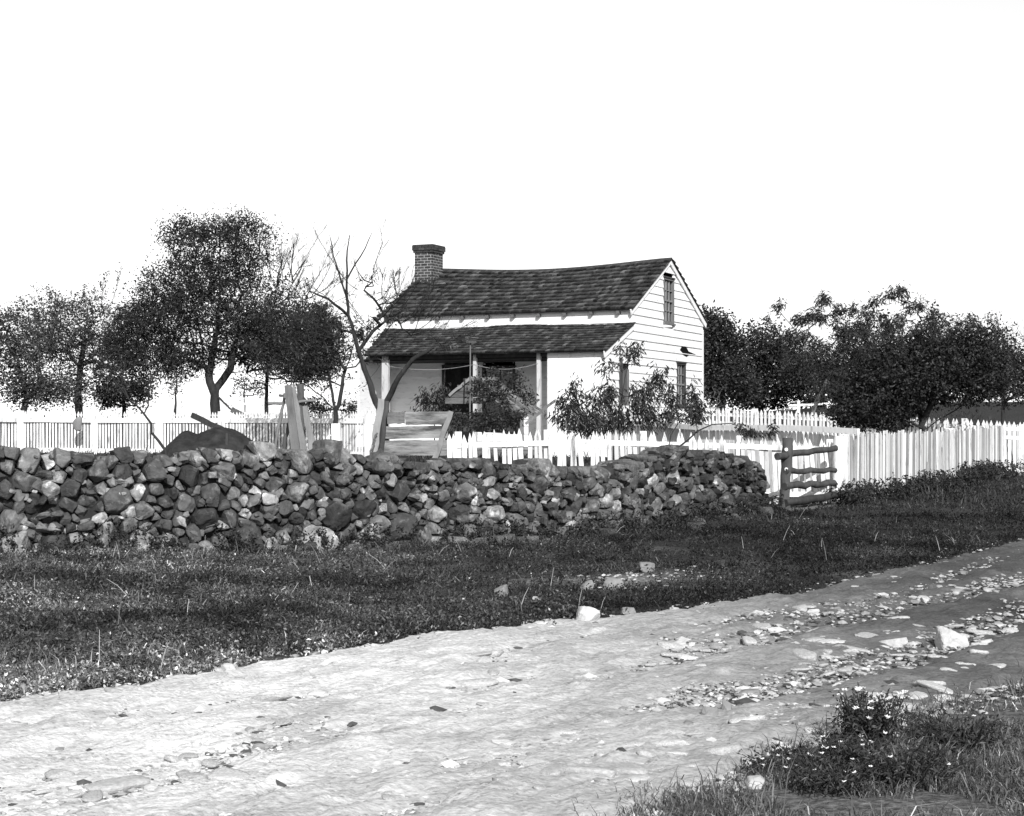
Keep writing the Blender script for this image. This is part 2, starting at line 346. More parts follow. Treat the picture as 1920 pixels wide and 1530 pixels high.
ROCKS = [ # px, base py, width px, height px, label, pale?
 (940,1118,25,24,'round pale rock alone on the dark grass bank below the wall middle'),
 (1003,1130,17,14,'small pale rock on the grass just right of the round pale rock'),
 (1098,1168,50,38,'large lumpy pale rock at the road edge, biggest on the bank'),
 (1012,1176,30,14,'flat white rock on the road edge left of the large lumpy rock'),
 (1103,1108,28,22,'grey rounded rock beside the gravelly patch on the bank'),
 (1150,1102,42,24,'broad low grey rock right of the gravelly patch on the bank'),
 (1070,1070,14,14,'little grey rock at the top of the gravelly patch'),
 (1180,1152,30,20,'half buried grey rock at road edge right of the large lumpy rock'),
 (1212,1072,34,20,'grassy grey hump of rock high on the bank'),
 (1264,1146,18,9,'thin pale rock lying on the road edge below the wall end'),
 (1117,1172,14,8,'tiny dark pebble beside the large lumpy rock'),
 (433,1262,42,20,'pale wedge rock at the left road edge, rightmost of three'),
 (222,1308,66,20,'long flat white rock at the left road edge, widest of three'),
 (160,1318,24,13,'small pale rock at the left road edge, leftmost of three'),
 (868,1192,10,13,'tiny upright white stone on the grass edge of the road'),
 (795,1095,18,10,'white chip of stone high in the dark grass left of centre'),
 (1778,1212,62,42,'big slanted white boulder in the road at the far right'),
 (1846,1212,34,14,'flat pale rock right of the big slanted boulder'),
 (1672,1212,66,20,'long low pale ledge of rock left of the slanted boulder'),
 (1505,1338,40,20,'bright white humped stone in road left of flowering bush'),
 (1560,1340,30,11,'thin white stone beside the bright humped stone'),
 (1415,1478,44,24,'round pale stone at the bottom edge of the picture'),
 (1273,1214,24,15,'bright rounded stone in the road, left one of a close pair'),
 (1298,1212,14,9,'small bright stone in the road, right one of a close pair'),
 (1212,1238,30,12,'flat pale stone in the road lower left of the close pair'),
 (1377,1263,22,14,'pale tilted stone above the dark hollow in the road'),
 (1330,1352,30,34,'curved pale rock standing in the dark hollow, left one'),
 (1362,1345,26,42,'curved pale rock standing in the dark hollow, right one'),
 (1400,1302,44,12,'flat pale slab above the dark hollow in the road'),
 (1290,1370,46,20,'sandy pale lump below left of the dark hollow'),
 (1548,1236,28,12,'low pale stone in the middle of the right road half'),
 (1750,1160,24,10,'small pale stone near the right road edge'),
 (1735,1130,20,10,'light rock on the upper right stretch of road'),
 (1520,1152,28,12,'pale stone by the upper road edge below the gate'),
 (500,1254,60,10,'pale crust of rock where left road edge meets the grass'),
]
def onground(px, py):
    Y = 12.0
    for _ in range(40):
        X = (px-CX)/F*Y; Y = Y*.5+.5*((EYE-g1(X, Y))*F/max(py-HY, 5))
    return (px-CX)/F*Y, Y
for k, (px, py, wp, hp, lab) in enumerate(ROCKS):
    X, Y = onground(px, py); R = np.random.RandomState(300+k)
    sx = wp/F*Y/2*1.08; sz = hp/F*Y*.62
    v, f = loose(R, sx, sx*.8, sz, 4, 14, 40)
    m = MB(); m.add(v, f, (R.uniform(.65, .95) if 'grey' not in lab and 'dark' not in lab.split('beside')[0] else .4) if 'tiny dark' not in lab else .25)
    o = m.build('field_stone', M['pale_stone']); o.location = (X, Y, g1(X, Y)+sz*.42); o.rotation_euler = (R.uniform(-.2,.2), R.uniform(-.2,.2), 0)
    props(o, lab, 'stone', 'rocks on the bank and road')
R = np.random.RandomState(81); fs_ = []
for k in range(30):                                                      # stones slipped from the wall
    s = R.uniform(1.8, WL-.3); c = wpos(s); t = wtan(s); d = R.uniform(.02, .55)**1.2+.05; X, Y = c[0]+t[1]*d, c[1]-t[0]*d
    if len(fs_) < 6:
        v, f = loose(R, 1.3, 1.0, .8, 3, 10, 40); m = MB(); m.add(v, f, R.uniform(.7, 1.9)); o = m.build('fallen_stone', M['stone']); fs_.append(o)
    else: o = fs_[R.randint(6)].copy(); COL.objects.link(o)
    a_ = R.uniform(.05, .12); o.scale = (a_, a_, a_); o.rotation_euler = (0, 0, R.uniform(0, 6.28)); o.location = (X, Y, g1(X, Y)+a_*.4)
    props(o, 'loose stone fallen in the grass at the foot of the wall', 'stone', 'stones fallen at the wall foot')
# small embedded road stones, copies of six shapes
R = np.random.RandomState(8); protos = []
for k in range(7):
    v, f = loose(R, 1, .75, .42, 3, 9, 10); m = MB(); m.add(v, f, R.uniform(.85, 1.3)); protos.append(m)
pobj = []
cnt = 0
while cnt < 250:
    px = R.uniform(850, 1915) if R.rand() < .85 else R.uniform(60, 900); py = R.uniform(1060, 1520)
    X, Y = onground(px, py)
    if not (float(ylo(np.array([X]))[0])+.05 < Y < float(yup(np.array([X]))[0])-.03): continue
    if Y > 24: continue
    dens = fb2(X, Y, .7, 3, 71)[0]+.05
    if R.rand() > np.clip((dens-.42)*6, .08, 1): continue
    if px < 900 and R.rand() < .3: continue
    k = R.randint(7)
    if len(pobj) < 7: o = protos[len(pobj)].build('road_stone', M['pale_stone'], smooth=True); pobj.append(o)
    else: o = pobj[k].copy(); COL.objects.link(o)
    sc = np.clip(np.exp(R.randn()*.55), .45, 2.4)*.042
    o.scale = (sc*R.uniform(.9, 1.7), sc, sc*R.uniform(.5, 1.0)); o.rotation_euler = (R.uniform(-.15,.15), R.uniform(-.15,.15), R.uniform(0, 6.28))
    o.location = (X, Y, g1(X, Y)+.02)
    props(o, 'small pale stone half sunk in the dirt road', 'stone', 'small stones sunk in the road'); cnt += 1
# pebbles, one mass
m = MB(); D, Fc = ico(1); n = 80000
Y = 1.5*F/(R.uniform(190, 760, n)); X = Y*R.uniform(-.36, .36, n); ok = (Y < yup(X)+.22*R.randn(n)+.1) & (Y > ylo(X)-.2-.3*R.rand(n)) & (fb2(X, Y, 1.3, 4, 72)+.1*np.clip(X, -1.5, 2)/2 > R.uniform(.12, 1.0, n)) | (np.exp(-(((X-1.25-.25*(Y-17.6))/.9)**2+((Y-17.6)/1.1)**2)) > R.uniform(.25, 1.6, n))
X = X[ok]; Y = Y[ok]; Z = g(X, Y)+.012
for x_, y_, z_ in zip(X, Y, Z):
    s_ = np.exp(R.randn()*.5)*.0075*(1+.03*y_); a_ = R.uniform(0, 3.14); c_, n2_ = math.cos(a_), math.sin(a_); Q = D*np.array([s_*1.6, s_*1.0, s_*.55])*(1+.22*R.randn(len(D),1))
    m.add(np.stack([Q[:,0]*c_-Q[:,1]*n2_+x_, Q[:,0]*n2_+Q[:,1]*c_+y_, Q[:,2]+z_], 1), Fc, (R.choice([.45,.55,.65,.75,.85,1.0,1.15]) if R.rand() > .12 else .15)*np.interp(x_, [-2, 1, 3], [1.15, .95, .8]))
props(m.build('gravel', M['pale_stone']), kind='stuff', label='fine gravel scattered over the dirt road', cat='gravel')

# ------------------------------------------------------------ grass
def leaves(m, C, ln, wd, droop, tone, rs, dirs=None):
    n = len(C); d = rs.randn(n, 3) if dirs is None else dirs+rs.randn(n, 3)*.5
    d /= np.linalg.norm(d, axis=1)[:,None]+1e-9; d[:,2] -= droop; d /= np.linalg.norm(d, axis=1)[:,None]+1e-9
    q = rs.randn(n, 3); s = np.cross(d, q); s /= np.linalg.norm(s, axis=1)[:,None]+1e-9; nn = np.cross(s, d)
    L = (ln*np.exp(rs.randn(n)*.22))[:,None]; W = (wd*np.exp(rs.randn(n)*.2))[:,None]
    a = C; b = C+d*L*.45+s*W/2+nn*W*.2; t = C+d*L-nn*L*.12*np.sign(nn[:,2:3]+1e-9); c = C+d*L*.45-s*W/2+nn*W*.2
    V = np.stack([a, b, t, c], 1).reshape(-1, 3); i = np.arange(n)*4
    m.add(V, np.stack([i, i+1, i+2, i+3], 1), np.repeat(tone, 4))
def blades(m, X, Y, Z, h, wd, lean, tone, rs, straight=.5):
    n = len(X); a = rs.uniform(0, 2*math.pi, n); b = rs.uniform(0, 2*math.pi, n)
    dx = np.cos(a)*lean*h; dy = np.sin(a)*lean*h; wx = np.cos(b)*wd/2; wy = np.sin(b)*wd/2
    base = np.stack([X, Y, Z-.02], 1); mid = base+np.stack([dx*.35, dy*.35, h*.6], 1); tip = base+np.stack([dx, dy, h*np.clip(1-lean*.35, .3, 1)], 1)
    o = np.stack([wx, wy, wx*0], 1)
    V = np.stack([base-o, base+o, mid+o*.75, mid-o*.75, tip], 1).reshape(-1, 3)
    i = np.arange(n)*5
    t = np.repeat(tone, 5)
    m.v.append(V); m.t.append(t)
    q = np.stack([i, i+1, i+2, i+3], 1)+m.c; tr = np.stack([i+3, i+2, i+4], 1)+m.c
    m.l += [q.ravel(), tr.ravel()]; m.n += [np.full(n, 4), np.full(n, 3)]; m.c += len(V)
def walldist(X, Y):   # >0: on the road side of the wall
    wy = np.interp(X, WP[:,0], WP[:,1]); return wy-Y
R = np.random.RandomState(21); m = MB(); n = 620000
Y = 1.5*F/(R.uniform(78, 545, n)); X = Y*R.uniform(-.37, .37, n)
vis = np.abs(X/Y) < .38
pal = np.interp(X, [4.5, 5.9, 12.6, 16], [29.5, 30.9, 42.6, 50])
lim = np.where(X < 4.6, np.interp(X, WP[:,0], WP[:,1])+.1, pal)
edge = yup(X)
ok = vis & (Y > edge+.16*R.randn(n)*(R.rand(n) < .5)) & (Y < lim) & (R.rand(n) < .96)
den = fb2(X, Y, .9, 4, 22)
ok &= (R.rand(n) < np.clip((den-.36)*5.5, .12, 1))
bare = 1.3*np.exp(-(((X-1.25-.25*(Y-17.6))/.85)**2+((Y-17.6)/1.0)**2)); bare *= np.clip(.2+2.2*fb2(X, Y, 2.6, 4, 29), .3, 1.4)*.85; ok &= R.rand(n) > bare
X = X[ok]; Y = Y[ok]; den = den[ok]
fr = np.clip((Y-yup(X))/.5, .25, 1)
h = .05*np.exp(R.randn(len(X))*.45)*(.4+den*1.3)*fr*(1+.7*np.exp(-np.abs(walldist(X, Y))/.6))
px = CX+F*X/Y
lightz = np.clip(1.75-(px-100)/800, .42, 1.75)  # shade over the bank painted into the grass tone, deeper towards the right
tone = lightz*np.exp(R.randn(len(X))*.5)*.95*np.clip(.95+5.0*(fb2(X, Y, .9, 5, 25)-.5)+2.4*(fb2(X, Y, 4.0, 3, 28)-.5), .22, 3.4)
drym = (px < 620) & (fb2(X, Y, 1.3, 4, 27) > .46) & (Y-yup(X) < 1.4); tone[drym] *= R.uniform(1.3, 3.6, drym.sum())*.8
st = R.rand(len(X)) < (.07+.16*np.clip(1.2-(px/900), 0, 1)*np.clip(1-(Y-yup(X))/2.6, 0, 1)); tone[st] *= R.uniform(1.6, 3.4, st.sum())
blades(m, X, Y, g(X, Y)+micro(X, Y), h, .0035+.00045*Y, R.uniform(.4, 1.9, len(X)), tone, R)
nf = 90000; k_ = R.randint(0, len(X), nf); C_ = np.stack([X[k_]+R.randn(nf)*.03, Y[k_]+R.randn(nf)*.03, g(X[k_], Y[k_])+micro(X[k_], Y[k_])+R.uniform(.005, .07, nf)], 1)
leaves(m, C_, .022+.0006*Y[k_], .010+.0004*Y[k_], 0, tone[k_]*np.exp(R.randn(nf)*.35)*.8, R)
# near verge, lower right
n = 260000; Y = 1.5*F/(R.uniform(300, 780, n)); X = Y*R.uniform(0, .36, n); ok = (Y < ylo(X)+.25*R.randn(n)) & (np.abs(X/Y) < .36) & (fb2(X, Y, 1.6, 4, 26)+.08*np.clip(ylo(X)-Y, 0, 2.5) > R.uniform(.42, .7, n))
X = X[ok]; Y = Y[ok]; h = .06*np.exp(R.randn(len(X))*.45); tone = np.exp(R.randn(len(X))*.5)*1.5
tone[R.rand(len(X)) < .06] *= 3
blades(m, X, Y, g(X, Y)+micro(X, Y), h, .006, R.uniform(.3, 1.3, len(X)), tone, R)
# yard grass behind the wall, seen between palings
n = 26000; X = R.uniform(-18, 16, n); Y = R.uniform(24, 60, n); ok = (Y > np.interp(X, WP[:,0], WP[:,1])+.9) & (np.abs(X/Y) < .36)
X = X[ok]; Y = Y[ok]; blades(m, X, Y, g(X, Y), .13*np.exp(R.randn(len(X))*.4), .03, R.uniform(.2, 1.2, len(X)), np.exp(R.randn(len(X))*.4)*.7, R)
props(m.build('grass', M['grass']), kind='stuff', label='rough dark grass covering the roadside bank and yard', cat='grass')
# dry stalks
m = MB(); n = 110
X = R.uniform(-5, 6, n); Y = R.uniform(9.5, 27, n); ok = (Y > yup(X)+.1) & (walldist(X, Y) > .1) & (np.abs(X/Y) < .33); X = X[ok]; Y = Y[ok]
for x_, y_ in zip(X, Y):
    z_ = g1(x_, y_); L = R.uniform(.06, .24); a = R.uniform(0, 6.28); b = R.uniform(.3, 1.5)
    e = np.array([math.cos(a)*L*math.sin(b), math.sin(a)*L*math.sin(b), L*math.cos(b)+.05]); p0 = np.array([x_, y_, z_+.03])
    tube(m, [p0, p0+e*.5+np.array([0,0,.02]), p0+e], [.003,.0025,.0015], 3, R.uniform(.3, 1.2))
props(m.build('dry_stalks', M['straw']), kind='stuff', label='dry straw coloured stalks lying through the bank grass', cat='dry grass')

# ------------------------------------------------------------ leaves and trees
def blob(cx, cy, rx, ry, Y, n, rs, depth=None, shell=.0):
    """n points in an ellipsoid given by its outline in photograph pixels at distance Y"""
    d = rs.randn(n, 3); d /= np.linalg.norm(d, axis=1)[:,None]; r = rs.uniform(shell, 1, n)**(1/2.4)
    c = P(cx, cy, Y); dp = (depth if depth else rx/F*Y)
    return c+d*r[:,None]*np.array([rx/F*Y, dp, ry/F*Y])
def skeleton(limbs, targets, step, rs, jit=.03, up=.15, merge=1.0, boost=None):
    pos = []; par = []; rng = []
    def addpath(p0i, pts):
        prev = p0i
        for q in pts: pos.append(q); par.append(prev); prev = len(pos)-1
    for li, L in enumerate(limbs):
        L = [np.asarray(q, float) for q in L]
        if li == 0: pos.append(L[0]); par.append(-1); st = 0
        else:
            A = np.array(pos); st = int(np.argmin(((A-L[0])**2).sum(1)))
            L = [A[st]]+L[1:]
        pts = []
        for a, b in zip(L[:-1], L[1:]):
            k = max(1, int(np.linalg.norm(b-a)/step))
            for j in range(1, k+1): pts.append(a+(b-a)*j/k+rs.randn(3)*jit*(.6 if j < k else 0))
        n0 = len(pos); addpath(st, pts); rng.append((n0, len(pos)))
    nl = len(pos)
    if len(targets):
        root = pos[0]; T = targets[np.argsort(((targets-np.mean(pos[max(0, nl//2):nl], axis=0))**2).sum(1))]
        A = np.zeros((len(T)*12+nl+2000, 3)); A[:nl] = pos; lo = max(1, int(.25*len(pos)) if len(limbs) > 1 else int(.45*len(pos)))
        hmin = 0
        for t in T:
            n = len(pos); d = np.sqrt(((A[lo:n]-t)**2).sum(1)); bel = np.clip(A[lo:n,2]-t[2], 0, None)
            k = int(np.argmin(d+bel*1.2*merge))+lo; a = A[k]; L = np.linalg.norm(t-a)
            if L < .02: continue
            ns = max(1, int(L/step)); pv = k
            perp = rs.randn(3)*.08*L
            for j in range(1, ns+1):
                q = j/ns; p_ = a+(t-a)*q+perp*math.sin(q*math.pi)+np.array([0,0,up*L*math.sin(q*math.pi)*.5])+rs.randn(3)*jit*.5
                if len(pos) >= len(A)-1: break
                A[len(pos)] = p_; pos.append(p_); par.append(pv); pv = len(pos)-1
    if len(targets) == 0: pass
    pos = np.array(pos); par = np.array(par); cnt = np.zeros(len(pos)); ch = [[] for _ in pos]
    for i in range(1, len(pos)): ch[par[i]].append(i)
    for i in range(len(pos)-1, -1, -1):
        if not ch[i]: cnt[i] += 1
        if par[i] >= 0: cnt[par[i]] += cnt[i]
    for li, bz in (boost or {}).items():
        a, b = rng[li]
        for i in range(a, b): cnt[i] = max(cnt[i], bz*(1-.75*(i-a)/(b-a)))
    return pos, par, ch, cnt
def wood(m, sk, r0, rtip, rs, tone=1.0, pw=None):
    pos, par, ch, cnt = sk
    ex = math.log(max(r0/rtip, 1.1))/math.log(max(cnt[0], 2)); ex = ex if pw is None else pw
    rad = np.minimum(rtip*cnt**ex, r0)
    dist = np.zeros(len(pos))
    for i in range(1, len(pos)): dist[i] = dist[par[i]]+np.linalg.norm(pos[i]-pos[par[i]])
    rad = np.minimum(rad, r0*np.clip(1-dist/dist.max()*1.05, .04, 1)**1.3+rtip)
    stack = [(0, [0])]
    while stack:
        st, chain = stack.pop(); i = chain[-1]
        while ch[i]:
            c = sorted(ch[i], key=lambda q: -cnt[q])
            for o_ in c[1:]: stack.append((i, [i, o_]))
            i = c[0]; chain.append(i)
        r = rad[chain].copy()
        if len(chain) > 1 and st != chain[-1] and chain[0] != 0: r[0] = r[1]
        big = r.max(); sides = 9 if big > .05 else (6 if big > .02 else (4 if big > .01 else 3))
        r[-1] *= .5
        if len(chain) > 1: tube(m, pos[chain], r, sides, tone, .12 if sides > 6 else 0, rs)
def shoot(m, p, d, L, r, depth, rs, acc, up=.25, sp=.6):
    n = 5; pts = [p]; d = nrm(d)
    for k in range(n-1):
        d = nrm(d+rs.randn(3)*.10+np.array([0, 0, up*.12])); pts.append(pts[-1]+d*L/(n-1))
    pts = np.array(pts); tube(m, pts, np.linspace(r, r*.35, n), 4 if r > .012 else 3, 1.0)
    acc.append(pts)
    if depth > 0:
        for k in range(rs.randint(3, 6)):
            q = rs.uniform(.2, .95); i = min(int(q*(n-1)), n-2); b = pts[i]+(pts[i+1]-pts[i])*(q*(n-1)-i)
            shoot(m, b, nrm(pts[i+1]-pts[i])+rs.randn(3)*sp*.6+np.array([0, 0, up*.5]), L*rs.uniform(.35, .65)*(1.15-q*.4), r*.55, depth-1, rs, acc, up, sp)
def grow(name, label, cat, limbs, blobs, Y, leafn, ln, wd, droop=.2, lmat='leaf', bmat='bark', r0=.12, rtip=.004, step=.22, seed=0, spread=.16, ltone=1.0, group=None, jit=.03, bare=0.0, along=True, crown='crown', up=.15, bump_tone=.35, zg=None, boost=None, twigs=None, tleaf=0):
    """a tree or shrub; limbs: polylines of (px, py[, dY]); blobs: (px, py, rx, ry, n[, dY])"""
    rs = np.random.RandomState(seed)
    LL = [[P(q[0], q[1], Y+(q[2] if len(q) > 2 else 0)) for q in L] for L in limbs]
    b0 = LL[0][0].copy(); gz = g1(b0[0], b0[1])
    if b0[2] > gz: LL[0].insert(0, np.array([b0[0], b0[1], gz-.05]))
    b0 = LL[0][0]
    root = empty(name, (b0[0], b0[1], max(b0[2], gz)), label, cat, group)
    T = [blob(q[0], q[1], q[2], q[3], Y+(q[5] if len(q) > 5 else 0), q[4], rs) for q in blobs]
    T = np.concatenate(T) if T else np.zeros((0, 3))
    if len(T): T = T[T[:,2] > gz+.12]
    sk = skeleton(LL, T, step, rs, jit, up, 1.0, boost)
    m = MB(); wood(m, sk, r0, rtip, rs)
    pos, par, ch, cnt = sk; acc = []
    if twigs:                                        # (number, length, radius, depth, lowest fraction of the height, outward)
        tn_, tl_, tr_, td_, lo_, ow_ = twigs; zq = (pos[:,2]-pos[:,2].min())/max(np.ptp(pos[:,2]), .1)
        cand = np.where((zq > lo_) & (zq < .9) & (cnt < max(3, cnt[0]*.4)))[0]; cen = pos[cand].mean(0)
        for k in rs.choice(cand, min(tn_, len(cand)), replace=False):
            d0 = pos[k]-pos[max(par[k], 0)]; shoot(m, pos[k], nrm(d0)*.6+nrm(pos[k]-cen)*ow_+np.array([0, 0, .45])+rs.randn(3)*.25, tl_*rs.uniform(.5, 1.2), tr_, td_, rs, acc)
    m.build('trunk', M[bmat], root, smooth=True)
    tips = np.where((cnt <= 3))[0]
    if leafn and len(tips):
        if bare: tips = tips[fbm(pos[tips]*1.3+seed, 2, seed) > bare]
        rep = np.repeat(tips, leafn); dr = pos[rep]-pos[np.maximum(par[rep], 0)]
        dr /= np.linalg.norm(dr, axis=1)[:,None]+1e-9
        C = pos[rep]+rs.randn(len(rep), 3)*spread*.5 - dr*rs.uniform(0, .1, len(rep))[:,None]
        tn = ltone*np.exp(rs.randn(len(rep))*bump_tone)
        m = MB(); leaves(m, C, ln, wd, droop, tn, rs, dr*.8)
        if tleaf and acc:
            A = np.concatenate([a[1:] for a in acc]); A = A[rs.rand(len(A)) < .8]; A = np.repeat(A, tleaf, 0)
            leaves(m, A+rs.randn(len(A), 3)*ln*.5, ln, wd, droop, ltone*np.exp(rs.randn(len(A))*bump_tone), rs)
        m.build(crown, M[lmat], root)
    return root
# ------------------------------------------------------------ fences
def plate(m, base, wdir, ndir, prof, w, h, t, lean=0, tone=1.0, updir=None):
    """prof: (x -.5..+.5, z 0..1) outline, extruded by t"""
    base = np.asarray(base, float); up = np.array([0,0,1.])+np.asarray(wdir)*lean; V = []
    for s_ in (-.5, .5):
        for (a, b) in prof: V.append(base+np.asarray(wdir)*a*w+up*b*h+np.asarray(ndir)*s_*t)
    n = len(prof); V = np.array(V)
    fs = [list(range(n)), list(range(n, 2*n))[::-1]]+[[k, k+n, (k+1)%n+n, (k+1)%n][::-1] for k in range(n)]
    m.add(V, fs, tone)
POINT = [(-.5,0),(.5,0),(.5,.90),(0,1),(-.5,.90)]
ROUND = [(-.5,0),(.5,0),(.5,.93),(.25,.985),(0,1),(-.25,.985),(-.5,.93)]
ACORN = [(-.5,0),(.5,0),(.5,.86),(.28,.885),(.62,.91),(.62,.93),(0,1),(-.62,.93),(-.62,.91),(-.28,.885),(-.5,.86)]
FLAT = [(-.5,0),(.5,0),(.5,1),(-.5,.992)]
def fence(name, label, path, pitch, w, t, prof, rails, posts, rs, jw=.1, jl=.03, jh=.02, group=None, mt='white', rail_h=.09, miss=0, tj=.12, post_w=.12, front=True, pickets='picket_panel', lean0=0.0, h_extra=.05):
    """path: (px, top py, Y). rails: fractions of height from the top. posts: list of path fractions"""
    pts = np.array([P(*q) for q in path]); b = pts[0]
    root = empty(name, (b[0], b[1], g1(b[0], b[1])), label, 'fence', group)
    sg = np.hypot(*(np.diff(pts, axis=0)[:,:2].T)); cs = np.concatenate([[0], np.cumsum(sg)]); L = cs[-1]
    f3 = lambda s: np.array([np.interp(s, cs, pts[:,k]) for k in range(3)])
    m = MB(); s = 0
    while s < L:
        p = f3(s); d = nrm((f3(min(s+.1, L))-f3(max(s-.1, 0)))*np.array([1,1,0])); n = np.array([d[1], -d[0], 0])
        if n[1] > 0: n = -n
        ww = w*(1+rs.uniform(-jw, jw))
        if rs.rand() > miss:
            gz = g1(p[0], p[1])-.02; h = p[2]-gz+rs.uniform(-jh, jh)
            plate(m, (p[0]+n[0]*t*.9, p[1]+n[1]*t*.9, gz), d, n, prof, ww, h, t, lean0+rs.randn()*jl, np.clip(1-abs(rs.randn()*tj)*1.3, .3, 1.1))
        s += pitch*(1+rs.uniform(-jw, jw)*.8)
    m.build(pickets, M[mt], root)
    for fr in rails:
        m = MB(); ks = np.linspace(0, L, max(2, int(L/2.4)+1))
        for a, b_ in zip(ks[:-1], ks[1:]):
            A, B = f3(a), f3(b_); ga, gb = g1(A[0], A[1]), g1(B[0], B[1])
            A[2] -= (A[2]-ga)*fr; B[2] -= (B[2]-gb)*fr; A[2] += rs.uniform(-.01, .01)
            d = nrm((B-A)*np.array([1,1,0])); n = np.array([d[1], -d[0], 0]); n = -n if n[1] > 0 else n
            off = (-t*.6-.012) if front else (t*1.4+.016)
            beam(m, A+n*off, B+n*off, rail_h, .03, face=n, tone=1.0)
        m.build('rail', M[mt], root)
    for q in posts:
        p = f3(q*L); gz = g1(p[0], p[1]); m = MB()
        d = nrm((f3(min(q*L+.1, L))-f3(max(q*L-.1, 0)))*np.array([1,1,0])); n = np.array([d[1], -d[0], 0]); n = -n if n[1] > 0 else n
        c = p+n*(t*1.5+post_w/2) if post_w > .13 else p-n*(.05+post_w/2)
        beam(m, (c[0], c[1], gz-.1), (c[0], c[1], p[2]+.02), post_w, post_w*.8, face=n); m.build('post', M[mt], root)
    return root
R = np.random.RandomState(5)
fence('picket_fence', 'white picket fence with a broad top rail at the left behind the wall', [(-60,771,49.5),(35,771,49),(180,772,48),(400,773,46.2),(560,772,44.6),(704,772,42.8)], .107, .057, .02, ACORN, [.2, .92], [.02,.13,.31,.47,.62,.8,.99], R, jw=.06, jl=.008, jh=.006, front=False, rail_h=.13, post_w=.16, tj=.06)
fence('distant_picket_fence', 'distant small picket fence seen past the big tree trunk', [(300,752,76),(430,745,75),(520,744,74),(700,748,73)], .13, .075, .02, ACORN, [.25], [.1,.5,.9], R, jw=.05, jl=.008, tj=.06)
fence('front_picket_fence', 'crooked white picket fence with pointed tops between wall and peach saplings', [(846,818,29.8),(858,812,29.8),(905,806,30),(950,804,30.2),(1050,809,30.4),(1200,810,30.8),(1330,816,31.0),(1450,822,31.2),(1572,826,31.2)], 0.124, .074, .02, POINT, [.15, .85], [.02,.25,.5,.75,.98], R, rail_h=.09, jw=.18, jl=.032, jh=.05, lean0=-.045, miss=.02, tj=.16)
fence('rear_picket_fence', 'long white picket fence with pointed heads beneath the dark trees at right', [(1215,770,49),(1330,764,47.5),(1450,769,46),(1600,776,44.5),(1750,783,43),(1890,790,42),(1990,796,41.2)], .118, .064, .02, ACORN, [.13, .3, .9], [.05,.3,.55,.8], R, jw=.06, jl=.012, jh=.01, tj=.06)
# side fence with the flat board along its top
rt = fence('side_picket_fence', 'white board fence with a flat plank rail joining front fence to the house yard', [(1150,786,40),(1240,786,38),(1312,797,36.4),(1400,799,35),(1492,800,33.6),(1612,808,31.9)], .122, .1, .02, POINT, [.9], [.2,.6,.97], R, jw=.12, jl=.012, tj=.06)
m = MB(); cap = [P(*q) for q in [(1150,793,39.9),(1200,794,38.8),(1312,802,36.3),(1400,802,34.9),(1492,803,33.5),(1608,809,31.8)]]
for a, b in zip(cap[:-1], cap[1:]): beam(m, a+np.array([0,-.09,0]), b+np.array([0,-.09,0]), .11, .05, face=(0,-1,0))
m.build('top_plank', M['white'], rt)
fence('paling_fence', 'tall fence of narrow uneven whitewashed palings right of the rail gate', [(1580,817,31.2),(1640,812,33),(1700,810,34.8),(1760,806,36.8),(1820,803,39.2),(1893,799,42.6),(1990,794,48)], .064, .038, .022, FLAT, [.15, .8], [.02,.4,.8], R, jw=.4, jl=.022, jh=.055, tj=.42, lean0=.01)

# ------------------------------------------------------------ rail gate
gt = empty('rail_gate', (*P(1472,960,29.6)[:2], g1(*P(1472,960,29.6)[:2])), 'rustic gate of five rough dark rails between stone wall end and paling fence', 'gate')
rs = np.random.RandomState(3)
def pole(parent, name, a, b, r, mt, n=9, wob=.02, sides=9, taper=.9, tone=1.0, flat=1.0, rough=.1):
    a = np.asarray(a); b = np.asarray(b); q = np.linspace(0, 1, n)[:,None]; p = a+(b-a)*q
    for k in range(1, n-1): p[k] += rs.randn(3)*wob*.5+np.array([0,0,wob*math.sin(k*2.1+a[0]*9)])
    m = MB(); tube(m, p, r*np.linspace(1, taper, n)*(1+rs.uniform(-.07, .07, n)), sides, tone, rough, rs); return m.build(name, M[mt], parent, smooth=True)
pl = pole(gt, 'post', P(1470,968,29.6), P(1477,821,29.6), .10, 'grey_wood', taper=.88, wob=.012, tone=.5)
pole(gt, 'rail', P(1457,856,29.3), P(1567,840,30.7), .060, 'dark_wood', wob=.014,tone=1.1)
pole(gt, 'rail', P(1473,884,29.5), P(1566,882,30.7), .052, 'dark_wood', wob=.014,tone=1.1)
pole(gt, 'rail', P(1471,912,29.5), P(1565,906,30.7), .064, 'dark_wood', wob=.015,tone=1.1)
pole(gt, 'rail', P(1472,943,29.5), P(1566,928,30.7), .072, 'dark_wood', wob=.01, tone=.8)
pole(gt, 'rail', P(1471,960,29.4), P(1566,950,30.6), .050, 'grey_wood', wob=.012, tone=.6)
pole(gt, 'gate_post', P(1571,952,31), P(1574,818,31), .115, 'white', wob=.02, taper=.85, rough=.14)
for yy in (843, 880, 909):
    m = MB(); q = P(1474, yy, 29.6)+np.array([-.012,-.088,0]); tube(m, [q, q+np.array([0,-.012,0])], [.034,.026], 10, 1.0); m.build('peg_end', M['white'], gt)

